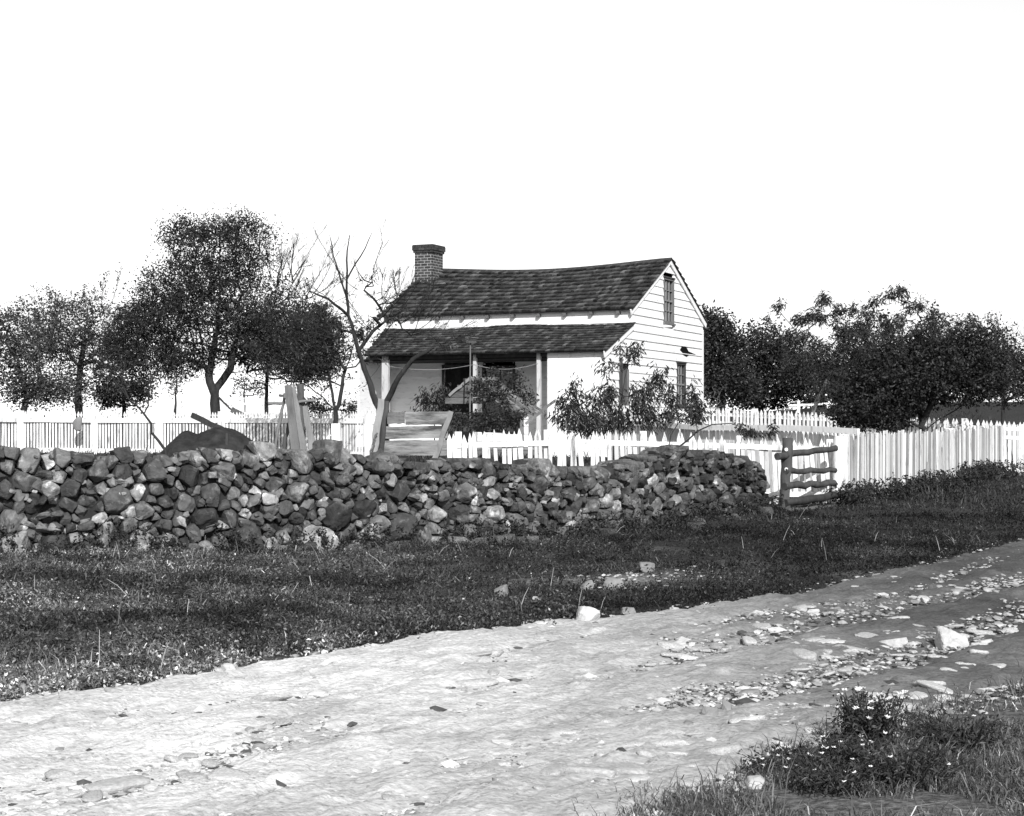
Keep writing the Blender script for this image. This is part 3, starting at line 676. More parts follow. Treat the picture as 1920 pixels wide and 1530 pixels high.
# ------------------------------------------------------------ posts, frame and board panel behind the wall
fm = empty('trestle_frame', (*P(552,850,28.5)[:2], g1(*P(552,850,28.5)[:2])), 'leaning frame of old slabs and logs standing left behind the wall', 'wooden frame')
def bpl(parent, name, a, b, w, t, mt, tone=1.0, w2=None, wob=.006, face=(0,-1,0)):
    m = MB(); beam(m, a, b, w, t, face, tone, w2, 8, wob, rs); return m.build(name, M[mt], parent)
pxm = 28.5/F
pole(fm, 'brace', P(509,870,28.3), P(534,738,28.6), .028, 'dark_wood', tone=2.5)
bpl(fm, 'upright_slab', P(561,890,28.2), P(540,722,28.2), 17*pxm, .05, 'grey_wood', .95, 13*pxm)
bpl(fm, 'upright_slab', P(578,890,28.4), P(549,726,28.4), 13*pxm, .06, 'pale_wood', 1.0, 9*pxm)
pole(fm, 'log', P(566,880,29), P(563,720,29), .068, 'grey_wood', tone=.7, taper=.95)
pole(fm, 'cross_bar', P(503,757,28.9), P(592,751,28.9), .026, 'pale_wood', tone=.75, wob=.006)
pole(fm, 'cross_bar', P(523,741,29), P(545,744,29), .022, 'dark_wood', tone=1.5, wob=.004)
bpl(fm, 'leaning_slab', P(594,885,28.3), P(572,761,28.3), 15*pxm, .05, 'pale_wood', .9, 9*pxm)
pole(fm, 'brace', P(524,880,28.6), P(543,790,28.6), .035, 'grey_wood', tone=.6)
wp = empty('white_post', (*P(631,850,28.5)[:2], g1(*P(631,850,28.5)[:2])), 'short stout white post just right of the leaning slab frame', 'post')
bpl(wp, 'post_shaft', P(632,900,28.5), P(630,794,28.5), 19*pxm, .12, 'white', 1.0, 16*pxm); bpl(wp, 'brace', P(594,850,28.3), P(620,815,28.3), .035, .02, 'white', 1.0)
sp_ = empty('slab_posts', (*P(712,850,27.6)[:2], g1(*P(712,850,27.6)[:2])), 'pair of leaning split posts, one pale and one dark, by the board panel', 'posts')
bpl(sp_, 'pale_slab', P(696,880,27.6), P(715,748,27.6), 15*pxm, .06, 'pale_wood', 1.15, 11*pxm)
pole(sp_, 'dark_log', P(711,880,27.8), P(725,752,27.8), .048, 'dark_wood', tone=1.2, taper=.9)
pole(sp_, 'prop', P(695,852,27.3), P(708,812,27.5), .016, 'grey_wood', tone=.6)
bp = empty('board_panel', (*P(780,850,28)[:2], g1(*P(780,850,28)[:2])), 'panel of three stained horizontal boards with a leaning end post', 'board panel')
for (y0, y1, x0, x1, tn) in ((771,796,760,842,1.0),(798,822,722,840,1.1),(825,854,719,838,.95)):
    bpl(bp, 'board', P(x0,(y0+y1)/2+1,28), P(x1,(y0+y1)/2,28), (y1-y0-.5)*28/F, .03, 'plank', tn, None, .004)
bpl(bp, 'board', P(726,784,28.04), P(759,783.5,28.04), 22*28/F, .03, 'plank', .6, None, .004)
bpl(bp, 'end_post', P(812,872,27.8), P(846,771,27.8), 10*28/F, .05, 'pale_wood', .9, 9*28/F)
pole(bp, 'end_post', P(722,880,28.2), P(726,768,28.2), .04, 'dark_wood')
rl = empty('fallen_post', (*P(722,880,24.0)[:2], g1(*P(722,880,24.0)[:2])), 'broken grey slab leaning over the wall top below the split posts', 'post')
bpl(rl, 'slab', P(709,848,24.2), P(727,893,22.3), .13, .05, 'grey_wood', .55, .06)

# mound with beam
rs = np.random.RandomState(9); c0 = P(395,850,34); c0[2] = g1(c0[0], c0[1])
n = 60; th = np.linspace(0, 2*math.pi, n, endpoint=False); rr = np.linspace(0, 1, 26); V = [];
for r_ in rr:
    for t_ in th:
        X_ = c0[0]+math.cos(t_)*r_*1.6; Y_ = c0[1]+math.sin(t_)*r_*1.5; V.append((X_, Y_, r_, t_))
V = np.array(V); hh = (1-V[:,2]**2.6)*1.16*np.interp(V[:,0]-c0[0], [-1.7,-1.0,-.55,-.25,.3,.9,1.7], [.8,.9,1.0,.92,1.08,1.08,1.0])+(1-V[:,2])*(fbm(np.stack([V[:,0]*2,V[:,1]*2,V[:,0]*0],1),5,3)-.5)*.6
ZZ = np.where(V[:,2] > .98, g(V[:,0], V[:,1])-.1, g(V[:,0], V[:,1])+hh)
m = MB(); k = np.arange(25)[:,None]*n; j = np.arange(n)[None,:]; j2 = (j+1)%n
m.add(np.stack([V[:,0],V[:,1],ZZ],1), np.stack([k+j,k+n+j,k+n+j2,k+j2],2).reshape(-1,4), 1+.3*rs.randn(len(V)).clip(-1,1)*.5)
o = m.build('earth_mound', M['earth'], smooth=True); props(o, 'dark heap of dug earth behind the left part of the wall', 'earth mound')
m = MB(); beam(m, P(362,779,35), P(418,806,34.2), .11, .1, seg=6, wob=.006, tone=.8); props(m.build('charred_beam', M['dark_wood']), 'dark squared beam sticking out of the earth heap', 'beam')
m = MB(); beam(m, P(425,840,33.2), P(426,812,33.2), .05, .05, seg=2); props(m.build('stake', M['dark_wood']), 'short dark stake standing in front face of the earth heap', 'stake')
st = empty('long_handled_tool', tuple(P(432,765,48)), 'board on a long stick slanting beside the big tree trunk', 'tool')
pole(st, 'handle', P(410,745,49), P(437,772,47.5), .03, 'dark_wood', wob=.004); bpl(st, 'blade', P(434,768,47.4), P(458,781,47.2), .16, .03, 'grey_wood', .6)
m = MB(); rs = np.random.RandomState(2); v, f = loose(rs, .12, .06, .22, 3); m.add(v*np.array([1,1,1])+P(147,796,47.6)+np.array([0,-.12,0]), f, .9)
props(m.build('hanging_cloth', M['pale_wood'], smooth=True), 'crumpled pale rag hanging on the left picket fence rail', 'rag')

# ------------------------------------------------------------ the house
HR = math.atan2(-.4161, .9093); GZ = EYE-.65
house = empty('farmhouse', (2.415, 44, GZ), 'small white clapboard farmhouse with sagging shingle roof and lean-to porch', 'house', None, HR)
WD = 7.6; DP = 8.0; YF = 1.96; ZE = 3.93; ZR = 5.60; YR = 4.93; LZ0 = 2.80; LZ1 = 3.60
rs = np.random.RandomState(4)
def sag(x): return -.17*math.sin(math.pi*min(max(-x/WD, 0), 1))**1.2-.02
def siding(m, x0, x1, y, z0, z1f, face, step=.2, holes=[], clipf=None, lap=.032):
    """horizontal lapped boards. face 'front': in xz at y; 'gable': along y at x=x0 (x0,x1 are y range)"""
    z = z0
    while z < z1f(None):
        zt = min(z+step, z1f(None))
        lo, hi = (x0, x1) if clipf is None else clipf((z+zt)/2)
        lo2, hi2 = (x0, x1) if clipf is None else clipf(zt)
        if hi-lo > .03:
            segs = [(lo, hi)]
            for (a, b, c, d) in holes:
                if zt > c+.02 and z < d-.02:
                    ns = []
                    for (p_, q_) in segs:
                        if b <= p_ or a >= q_: ns.append((p_, q_))
                        else:
                            if a > p_: ns.append((p_, a))
                            if b < q_: ns.append((b, q_))
                    segs = ns
            for (p_, q_) in segs:
                pt, qt = (max(p_, lo2) if p_ == lo else p_), (min(q_, hi2) if q_ == hi else q_)
                if qt < pt: qt = pt = (pt+qt)/2
                j = rs.uniform(-.004, .004); tn = 1+rs.uniform(-.05, .03)
                if face == 'front':
                    o_ = lap+j; V = [(p_,y-o_,z),(q_,y-o_,z),(q_,y+.03,z),(p_,y+.03,z),(pt,y-.004,zt+.004),(qt,y-.004,zt+.004),(qt,y+.03,zt+.004),(pt,y+.03,zt+.004)]
                else:
                    X = y; o_ = lap+j; V = [(X+o_,p_,z),(X+o_,q_,z),(X-.03,q_,z),(X-.03,p_,z),(X+.004,pt,zt+.004),(X+.004,qt,zt+.004),(X-.03,qt,zt+.004),(X-.03,pt,zt+.004)]
                m.add(V, BF, tn)
        z = zt
# gable wall (towards the right), lapped boards cut to the roof line
def gab(z):
    lo = 0.0 if z < LZ0-.1 else np.interp(z, [LZ0-.1, LZ1-.08, ZE+.03, ZR-.05], [.05, YF-.05, YF, YR])
    if z > LZ1-.08: lo = max(lo, np.interp(z, [ZE+.03, ZR-.05], [YF, YR]))
    hi = np.interp(z, [ZE+.03, ZR-.05], [DP, YR]); return lo, hi
holes_g = [(4.45,5.31,3.75,5.02),(5.59,6.35,1.41,2.65),(.96,1.76,1.35,2.36)]
m = MB(); siding(m, 0, DP, 0, 0, lambda _: ZR-.06, 'gable', .225, holes_g, gab); m.build('gable_wall', M['wall'], house, local=True)
m = MB(); siding(m, -WD, 0, YF, .0, lambda _: ZE+.03, 'front', .2, [(-5.65,-4.7,0,2.5),(-4.45,-3.45,.9,2.45)]); m.build('front_wall', M['wall'], house, local=True)
m = MB(); box(m, (-WD,DP-.1,0),(0,DP,ZE-.1)); box(m, (-WD,YF+.05,0),(-WD+.08,DP-.1,ZE-.1)); m.add([(-WD,YF,ZE-.1),(-WD,DP,ZE-.1),(-WD,YR,ZR-.1),(-WD+.08,YF,ZE-.1),(-WD+.08,DP,ZE-.1),(-WD+.08,YR,ZR-.1)], [[0,2,1],[3,4,5],[0,1,4,3],[1,2,5,4],[2,0,3,5]]); m.build('rear_wall', M['wall'], house, local=True)
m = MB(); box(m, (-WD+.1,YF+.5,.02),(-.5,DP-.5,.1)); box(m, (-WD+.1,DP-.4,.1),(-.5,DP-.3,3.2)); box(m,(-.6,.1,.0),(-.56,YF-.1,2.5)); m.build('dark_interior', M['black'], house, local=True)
# enclosed room of the lean-to: upright wide boards
m = MB(); xs = [-1.61,-1.3,-.98,-.64,-.3,0]
for a, b in zip(xs[:-1], xs[1:]): box(m, (a+.003,-.03+rs.uniform(-.004,.004),0),(b-.003,.0,LZ0-.02), 1+rs.uniform(-.05,.03))
box(m, (-1.64,0.001,0),(-1.6,YF-.02,LZ0-.0)); m.build('lean_to_wall', M['wall'], house, local=True)
m = MB(); box(m, (-7.45,-.05,.18),(-1.65,YF-.03,.24), 1.7); box(m,(-7.45,-.03,0),(-1.65,0.0,.17)); m.build('porch_floor', M['grey_wood'], house, local=True)
# roofs
def shingles(m, x0f, x1f, pa, pb, rows, wmean, sagf, th=.042, lift=.016, skip=None):
    """pa (y,z) eave, pb (y,z) ridge"""
    pa = np.array(pa, float); pb = np.array(pb, float); L = np.linalg.norm(pb-pa); d = (pb-pa)/L; nrm_ = np.array([-d[1], d[0]]);
    if nrm_[1] < 0: nrm_ = -nrm_
    e = L/rows
    for r_ in range(rows):
        q0 = r_/rows; q1 = min((r_+1.12)/rows, 1.0); X0 = x0f(q0); X1 = x1f(q0); x = X0-rs.uniform(0, wmean)
        while x < X1:
            w_ = wmean*rs.uniform(.6, 1.35); a = max(x+.007, X0); b = min(x+w_-.007, X1); x += w_
            if b-a < .015: continue
            if skip and skip(r_, (a+b)/2): continue
            j = rs.uniform(-.018, .018)/L; h = lift+th*rs.uniform(.8, 1.6); tn = np.clip(np.exp(rs.randn()*.5), .35, 2.8); V = []
            cup = rs.uniform(-.006,.01)
            for (qq, ho, hi_) in ((q0+j, .0, h), (q1, .0, .006)):
                for xx in (a, b):
                    p = pa+d*L*qq; zz = sagf(xx)*max(qq, 0)**.6
                    V.append((xx, p[0]+nrm_[0]*ho, p[1]+nrm_[1]*ho+zz)); V.append((xx, p[0]+nrm_[0]*(hi_+(cup if xx == a else 0)), p[1]+nrm_[1]*(hi_+(cup if xx == a else 0))+zz))
            # V: 0 a-lo-bot,1 a-lo-top,2 b-lo-bot,3 b-lo-top,4.. upper
            m.add(V, [[0,2,3,1],[1,3,7,5],[0,1,5,4],[2,6,7,3],[0,4,6,2],[4,5,7,6]], np.array([.25,.7,.25,.7,1.1,1.1,1.1,1.1])*tn)  # butt ends toned dark: shadow line of each row painted into the shingles
EAVE = (YF-.2, ZE+.02); BE = (DP+.2, ZE+.02)
m = MB(); fl = lambda q: -WD-.12; fr = lambda q: .1+.02*q
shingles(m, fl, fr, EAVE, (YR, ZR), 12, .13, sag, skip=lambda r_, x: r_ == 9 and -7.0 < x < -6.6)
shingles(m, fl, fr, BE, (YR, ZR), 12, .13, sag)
# ridge board strip and underlay
for k in range(24):
    a = -WD-.12+(WD+.22)*k/24; b = a+(WD+.22)/24; za, zb = sag(a), sag(b)
    m.add([(a,EAVE[0],EAVE[1]-.02),(b,EAVE[0],EAVE[1]-.02),(b,YR,ZR+zb-.012),(a,YR,ZR+za-.012),(b,BE[0],BE[1]-.02),(a,BE[0],BE[1]-.02)], [[0,1,2,3],[3,2,4,5]], .4)
    m.add([(a,YR-.09,ZR+za-.02),(b,YR-.09,ZR+zb-.02),(b,YR,ZR+zb+.045),(a,YR,ZR+za+.045),(b,YR+.09,ZR+zb-.02),(a,YR+.09,ZR+za-.02)], [[0,1,2,3],[3,2,4,5]], .8)
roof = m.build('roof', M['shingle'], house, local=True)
m = MB(); tube(m, [(-6.97,3.75,5.02),(-6.55,3.78,5.04)], [.02,.02], 4); box(m,(-6.98,3.7,4.93),(-6.52,3.9,5.0), .15); m.build('raised_shingle', M['plank'], roof, local=True)
m = MB()
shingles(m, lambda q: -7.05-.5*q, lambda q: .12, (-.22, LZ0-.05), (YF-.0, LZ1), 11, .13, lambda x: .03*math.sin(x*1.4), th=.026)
m.add([(-7.05,-.22,LZ0-.075),(.1,-.22,LZ0-.075),(.1,YF,LZ1-.03),(-7.55,YF,LZ1-.03)], [[0,1,2,3]], .3)
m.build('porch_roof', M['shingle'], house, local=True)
# rake boards, cornice, rafter tails
m = MB()
def rake(m, p, q, x, w_=.15, t=.035): beam(m, (x,p[0],p[1]), (x,q[0],q[1]), w_, t, face=(1,0,0))
rake(m, (YF-.2,ZE-.07), (YR,ZR-.09), .045); rake(m, (DP+.18,ZE-.07), (YR,ZR-.09), .05); rake(m, (-.2,LZ0-.15), (YF,LZ1-.09), .05, .17)
box(m,(.006,DP-.08,0),(.03,DP+.03,ZE-.2)); box(m,(.006,-.035,0),(.028,.09,LZ0-.15)); m.build('corner_boards', M['wall'], house, local=True)
m = MB(); box(m, (-WD,YF-.035,ZE-.3),(0,YF-.012,ZE+.02), .95); m.build('cornice_board', M['wall'], house, local=True)
for k in range(10):
    x_ = -.35-k*.78; m = MB(); box(m, (x_-.04,YF-.18,ZE-.09+sag(x_)*.1),(x_+.04,YF-.04,ZE-.01+sag(x_)*.1), .5); m.build('rafter_tail', M['pale_wood'], house, local=True)
# porch: posts, beam
for x_, w_ in ((-6.5,.2),(-3.77,.09),(-1.9,.1)):
    m = MB(); beam(m, (x_,.06,.2),(x_,.06,LZ0-.06), w_, .09, face=(0,-1,0), seg=5, wob=.003, tone=.62); m.build('porch_post', M['white'], house, local=True)
m = MB(); box(m, (-7.35,.13,2.6),(-1.66,YF-.04,2.66), .5); m.build('added_porch_shade_sheet', M['dark_wood'], house, local=True)  # dark sheet added to deepen the shade under the porch roof
m = MB(); box(m, (-7.0,.03,LZ0-.16),(-1.62,.11,LZ0-.05)); m.build('porch_beam', M['dark_wood'], house, local=True)
m = MB(); box(m, (-7.42,.1,.2),(-7.36,YF-.05,LZ0+.2)); box(m,(-7.42,-.02,.2),(-7.2,.02,1.15)); m.build('porch_end_wall', M['wall'], house, local=True)
# doors / windows
def window(x0, x1, z0, z1, plane, off, sash=True, name='window', fw=.05, mt='grey_wood', cols=2, rows=4):
    """plane 'g': gable (x0,x1 are y) at x=off ; 'f': front at y=off"""
    def bx(m, a0, a1, b0, b1, d0, d1, tone=1.0):
        if plane == 'g': box(m, (off+d0, a0, b0), (off+d1, a1, b1), tone)
        else: box(m, (a0, off-d1, b0), (a1, off-d0, b1), tone)
    m = MB(); bx(m,x0-.01,x0+fw,z0,z1,-.06,.035); bx(m,x1-fw,x1+.01,z0,z1,-.06,.035); bx(m,x0+fw,x1-fw,z1-fw,z1,-.06,.035); bx(m,x0+fw,x1-fw,z0,z0+fw,-.06,.035)
    fo = m.build(name, M[mt], house, local=True)
    m = MB(); zm = (z0+z1)/2; bx(m,x0+fw,x1-fw,zm-.025,zm+.025,-.05,.01)
    iw = (x1-x0-2*fw)
    for c in range(1, cols): xx = x0+fw+iw*c/cols; bx(m,xx-.011,xx+.011,z0+fw,zm-.025,-.04,.0); bx(m,xx-.011,xx+.011,zm+.025,z1-fw,-.04,.0)
    for r_ in range(1, rows):
        if r_*2 == rows: continue
        zz = z0+fw+(z1-z0-2*fw)*r_/rows
        for c in range(cols): bx(m,x0+fw+iw*c/cols+.012,x0+fw+iw*(c+1)/cols-.012,zz-.011,zz+.011,-.04,.0)
    m.build('muntins', M['pale_wood'], fo, local=True)
    m = MB(); bx(m,x0+fw,x1-fw,z0+fw,z1-fw,-.075,-.055); m.build('pane', M['glass'], fo, local=True)
    m = MB(); bx(m,x0-.04,x1+.04,z0-.05,z0-.002,-.02,.07); m.build('sill', M[mt], fo, local=True)
    m = MB(); bx(m,x0-.04,x1+.04,z1+.002,z1+.045,-.02,.06); m.build('head_board', M['dark_wood'], fo, local=True)
window(4.45,5.31,3.75,5.02,'g',0,cols=3,rows=4)
window(5.59,6.35,1.41,2.65,'g',0,cols=3,rows=4,mt='dark_wood')
window(-4.45,-3.45,.9,2.45,'f',YF,mt='dark_wood')
m = MB()
for k in range(4): box(m, (-.03, .98+k*.195, 1.36),(.0, .98+k*.195+.19, 2.35-.02*(k%2)), rs.uniform(.6,1.1))
sh = m.build('shutter', M['grey_wood'], house, local=True); sh['label'] = 'dark weathered board shutter'
m = MB(); box(m, (.03,.93,1.3),(.055,1.12,2.62), .5); m.build('hanging_batten', M['grey_wood'], house, local=True)
m = MB()
for k in range(4): box(m, (-5.64+k*.235, YF+.06, .24),(-5.64+k*.235+.23, YF+.09, 2.46), rs.uniform(.25,.4))
dr = m.build('door', M['dark_wood'], house, local=True)
m = MB(); box(m, (-5.72,YF-.045,.2),(-5.65,YF-.01,2.55)); box(m, (-4.7,YF-.045,.2),(-4.63,YF-.01,2.55)); box(m, (-5.65,YF-.045,2.48),(-4.7,YF-.01,2.55)); m.build('door_frame', M['dark_wood'], dr, local=True)
# gap left by a broken board: its dark inside painted as a black patch
m = MB(); V = [(.03,y_,z_) for y_, z_ in ((5.85,3.03),(6.05,3.13),(6.25,3.18),(6.45,3.12),(6.62,3.02),(7.25,2.96),(7.3,2.93),(6.7,2.93),(6.45,2.86),(6.2,2.9),(6.0,2.97))]
V2 = [(.004,a[1],a[2]) for a in V]; n = len(V); m.add(V+V2, [list(range(n)), list(range(n,2*n))[::-1]]+[[k,k+n,(k+1)%n+n,(k+1)%n] for k in range(n)])
m.build('board_gap_patch', M['black'], house, local=True)
# annex left of the porch
m = MB(); siding(m, -8.35, -7.5, YF+.1, 0, lambda _: 2.35, 'front', .22, [(-8.1,-7.75,1.15,2.0)]); box(m,(-8.35,YF+.131,0),(-8.3,YF+2,2.3)); an = m.build('annex_wall', M['wall'], house, local=True)
m = MB(); box(m, (-8.5,YF-.1,2.36),(-7.56,YF+2.1,2.42)); m.build('annex_roof', M['shingle'], house, local=True)
window(-8.1,-7.75,1.15,2.0,'f',YF+.1,cols=2,rows=4,fw=.03)
# chimney: real bricks round a mortar core
m = MB(); CX0, CX1, CY0, CY1 = -7.66, -7.08, 3.95, 4.67
box(m, (CX0+.002,CY0+.002,4.6),(CX1-.002,CY1-.002,6.2)); ch_ = m.build('chimney', M['mortar'], house, local=True)
m = MB(); zc = 4.7; row = 0
while zc < 6.18:
    ex = 0.0 if zc < 5.98 else (.035 if zc < 6.05 else .06); hb = .066
    for (ax, a0, a1) in (('x', CX0-ex, CX1+ex), ('y', CY0-ex, CY1+ex)):
        p_ = a0+(0 if row%2 == 0 else -.105)
        while p_ < a1:
            q0, q1 = max(p_, a0), min(p_+.198, a1)
            if q1-q0 > .02:
                for sgn in (0, 1):
                    tn = rs.uniform(.7, 1.4)
                    if ax == 'x': yy = (CY0-ex, CY0+.09) if sgn == 0 else (CY1-.09, CY1+ex); box(m, (q0, yy[0], zc),(q1, yy[1], zc+hb), tn)
                    else:
                        yy = (CX0-ex-.001, CX0+.09) if sgn == 0 else (CX1-.09, CX1+ex+.001); q0b, q1b = max(q0, CY0+.091), min(q1, CY1-.091)
                        if q1b-q0b > .02: box(m, (yy[0], q0b, zc+.0005),(yy[1], q1b, zc+hb-.0005), tn)
            p_ += .218
    tight = zc > 5.9 or zc < 5.15
    zc += hb+(.004 if tight else .016); row += 1
m.build('brickwork', M['brick'], ch_, local=True)
m = MB(); box(m, (CX0-.05,CY0-.05,6.2),(CX1+.05,CY1+.05,6.235), .8); m.build('chimney_cap', M['brick'], ch_, local=True)
# clothes line under the porch roof
def hp(x, y, z): c, s = math.cos(HR), math.sin(HR); return np.array([2.415+c*x-s*y, 44+s*x+c*y, GZ+z])
m = MB()
for (a, b, sg) in ((-6.4,-3.77,.12),(-3.77,-1.9,.14)):
    q = np.linspace(0, 1, 14); tube(m, [hp(a+(b-a)*t, -.0, 2.46-sg*4*t*(1-t)) for t in q], .005, 4)
props(m.build('clothes_line', M['straw']), 'thin pale cord sagging between the porch posts', 'cord')

# board-covered hatch in the yard, pole with box, stakes
ht = empty('cellar_hatch', (*P(930,800,39.5)[:2], g1(*P(930,800,39.5)[:2])), 'low plank roof of a cellar hatch half hidden by a bush before the porch', 'cellar hatch')
rs = np.random.RandomState(14)
for k in range(8):
    q = k/7; a = P(884,708,38.4)*(1-q)+P(924,708,40.6)*q; b = P(972,786,38.4)*(1-q)+P(1022,776,40.6)*q; d = nrm(P(924,708,40.6)-P(884,708,38.4))
    bpl(ht, 'roof_plank', a, b, .26, .03, 'plank', rs.uniform(.6, 1.3), face=np.cross(nrm(b-a), d))
for k in range(4):
    q0 = k/4; z0 = P(870,757-k*12,38.4)[2]; hw = .64*(1-q0*.95)+.02; cxx = P(884,740,38.3)[0]
    box_m = MB(); box(box_m, (cxx-hw*.9, 38.3, z0), (cxx+hw*1.1, 38.33, z0+.135), .5-.1*(k%2)); box_m.build('gable_board', M['plank'], ht)
bpl(ht, 'edge_board', P(842,742,38.25), P(884,706,38.25), .06, .03, 'pale_wood')
bpl(ht, 'base_board', P(838,790,38.5), P(975,795,38.5), .45, .05, 'dark_wood')
bx_ = empty('pole_box', (*P(881,780,37.5)[:2], g1(*P(881,780,37.5)[:2])), 'thin pole carrying a small wooden box in front of the porch roof', 'pole')
pole(bx_, 'pole', P(881,800,37.5), P(882,643,37.5), .017, 'grey_wood', wob=.004, tone=.9)
m = MB(); c = P(885,639,37.5); box(m, (c[0]-.12,c[1]-.09,c[2]-.05),(c[0]+.1,c[1]+.09,c[2]+.04), .45); m.build('box', M['plank'], bx_)
m = MB(); beam(m, c+np.array([-.15,0,.075]), c+np.array([.15,0,.055]), .25, .02, face=(0,0,1), tone=.8); m.build('box_lid', M['grey_wood'], bx_)
m = MB(); beam(m, P(985,795,36), P(1041,751,36), .06, .05, seg=4, wob=.004); props(m.build('leaning_rail', M['grey_wood']), 'dark slanting rail leaning before the hatch and saplings', 'rail')
# far rail fence on the hill at right
ff = empty('far_rail_fence', tuple(P(1500,765,66)), 'far thin rail fence on the dark hill between the trees', 'fence')
pole(ff, 'rail', P(1478,761,66), P(1572,757,66), .05, 'white', wob=.01)
for x_ in (1497, 1553): pole(ff, 'post', P(x_,775,66), P(x_,751,66), .07, 'white', n=3, wob=0)

# ------------------------------------------------------------ trees and shrubs
grow('apple_tree', 'large dense dark apple tree with forked trunk behind the left picket fence', 'tree',
 [[(404,775),(403,740),(405,728)],[(404,735),(393,715,-.2),(385,690,.2),(378,640,.3),(362,570,.2),(350,500,.3)],[(405,732),(418,712,.2),(432,690,-.2),(440,650,-.3),(452,590),(470,520,.2)],[(432,690),(455,660,-.5),(500,640,-.7),(550,640,-.8)],[(385,690),(340,660,.5),(290,640,.7)],[(405,690),(410,600,.4),(412,480,.2)]],
 [(400,500,98,90,520),(330,560,80,80,300),(290,620,90,62,260),(400,600,130,88,460),(500,600,80,80,300),(560,650,80,60,320),(480,470,55,60,70),(360,440,70,40,80),(440,420,45,25,36),(500,655,75,58,280),(450,650,60,40,120),(330,430,30,30,30),(590,620,40,50,130),(600,670,40,40,120),(250,600,35,35,60),(450,430,50,30,50),(330,675,80,38,200),(250,660,50,48,150),(565,695,65,25,130)], 52, 24, .078, .045, .1, twigs=(150, .75, .009, 1, .3, .9), tleaf=3, r0=.17, rtip=.006, step=.25, seed=1, spread=.3)
grow('bare_branched_tree', 'leafless upright fan of twigs at the right edge of the big apple tree', 'tree',
 [[(500,700),(510,600),(520,520),(535,470)]], [(530,520,35,50,30),(560,560,35,45,30)], 53, 0, .05, .03, twigs=(26, 1.5, .016, 3, .45, .5), bmat='bark', r0=.07, rtip=.008, boost={0: 60}, step=.2, seed=2)
grow('bare_fruit_tree', 'tall half bare tree forking in a V beside the split posts before the house', 'tree',
 [[(716,870),(715,800),(712,768)],[(712,768),(705,756,.1),(689,707,.2),(672,658,.2),(653,592,.1),(650,543),(651,470),(656,440)],[(716,768),(726,751,-.1),(748,707,-.3),(774,674,-.4),(813,651,-.6)],[(650,560),(625,480,.3),(618,440,.3)],[(653,592),(615,560,-.3),(580,545,-.4)],[(651,520),(685,465,.3),(698,435,.4)],[(672,658),(700,620,.2),(740,590,.3),(790,570,.5)]],
 [(690,520,30,35,22),(735,560,35,28,30),(700,600,40,30,30),(790,600,50,40,30),(610,610,50,40,40),(830,640,35,22,14)], 31.5, 3, .1, .02, .9, bmat='bark', lmat='peach_leaf', r0=.085, rtip=.0042, step=.16, seed=3, spread=.08, bare=.5, jit=.009, boost={1: 300, 2: 260, 0: 800, 4: 14, 5: 14, 3: 10}, twigs=(56, .7, .009, 3, .42, .25))
grow('spreading_fruit_tree', 'low fruit tree with four limbs spreading above the white post', 'tree',
 [[(628,800),(629,769)],[(630,766),(604,743,.2),(581,726,.3),(555,713,.3),(535,697,.2),(525,641)],[(634,764),(656,739,-.2),(685,723,-.3),(715,681,-.3)],[(630,764),(620,723,.2),(617,690)],[(634,760),(643,707),(656,674),(665,640)]],
 [(560,660,75,60,260),(600,640,65,60,200),(660,640,45,50,90),(700,650,35,40,22),(620,700,40,25,24)], 41.5, 7, .1, .035, .5, lmat='peach_leaf', r0=.075, rtip=.004, step=.18, seed=4, spread=.12, bare=.42, twigs=(40, .8, .008, 2, .4, .5), tleaf=1)
grow('twisted_sapling', 'thin twisted sapling rising from the wall top beside the earth heap', 'tree',
 [[(312,870),(310,844),(296,825),(284,811),(284,795),(270,776),(258,762),(242,749),(229,719),(235,670)],[(270,776),(278,760),(278,736),(294,693)],[(242,749),(215,715),(205,700)]],
 [(235,680,45,35,26),(290,680,25,25,12),(215,700,30,20,10)], 25.5, 2, .06, .022, .5, bmat='bark', twigs=(14, .45, .006, 1, .4, .5), r0=.038, rtip=.003, step=.12, seed=5, spread=.06, jit=.012)
grow('greyish_tree', 'grey leafy tree at the far left with its trunk above the pickets', 'tree',
 [[(148,785),(146,740),(150,690)],[(150,690),(110,640,.5),(80,600,.5)],[(150,690),(160,620,-.5),(165,580)],[(150,690),(200,640,.5)]],
 [(150,630,85,70,420),(90,640,60,55,230),(205,660,60,50,220),(150,715,95,42,260),(160,570,55,30,34),(90,580,40,30,26)], 74, 14, .11, .06, .1, lmat='far_leaf', twigs=(60, 1.3, .014, 2, .5, .6), tleaf=1, r0=.17, rtip=.01, step=.35, seed=6, spread=.34)
grow('greyish_tree', 'dense grey tree cut by the left edge of the picture', 'tree',
 [[(38,790),(50,745),(75,715)],[(50,745),(35,690),(30,640)]], [(30,660,55,90,320),(-20,650,50,90,140),(60,730,60,38,180),(95,735,50,26,90)], 68, 13, .12, .07, .1, lmat='far_leaf', r0=.13, rtip=.01, step=.35, seed=7, spread=.34)
grow('low_tree', 'low round dark tree behind the pickets left of the thin sapling', 'tree', [[(232,790),(232,750)]], [(232,738,46,32,200),(265,725,24,24,70),(205,740,26,26,70)], 78, 14, .14, .08, .1, lmat='far_leaf', r0=.1, rtip=.01, step=.3, seed=8, spread=.4)
grow('slender_tree', 'slender young tree with wispy leaves between low tree and big tree', 'tree', [[(328,790),(329,740),(331,690)]], [(325,715,26,28,40),(345,700,24,16,18)], 72, 7, .1, .06, .1, lmat='far_leaf', r0=.06, rtip=.01, step=.3, seed=9, spread=.25)
grow('slender_tree', 'thin wispy tree seen under the big tree crown at its right', 'tree', [[(457,790),(458,730),(460,700)]], [(458,722,32,20,50),(490,730,24,16,24)], 82, 7, .12, .07, .1, lmat='far_leaf', r0=.07, rtip=.01, step=.3, seed=10, spread=.3)
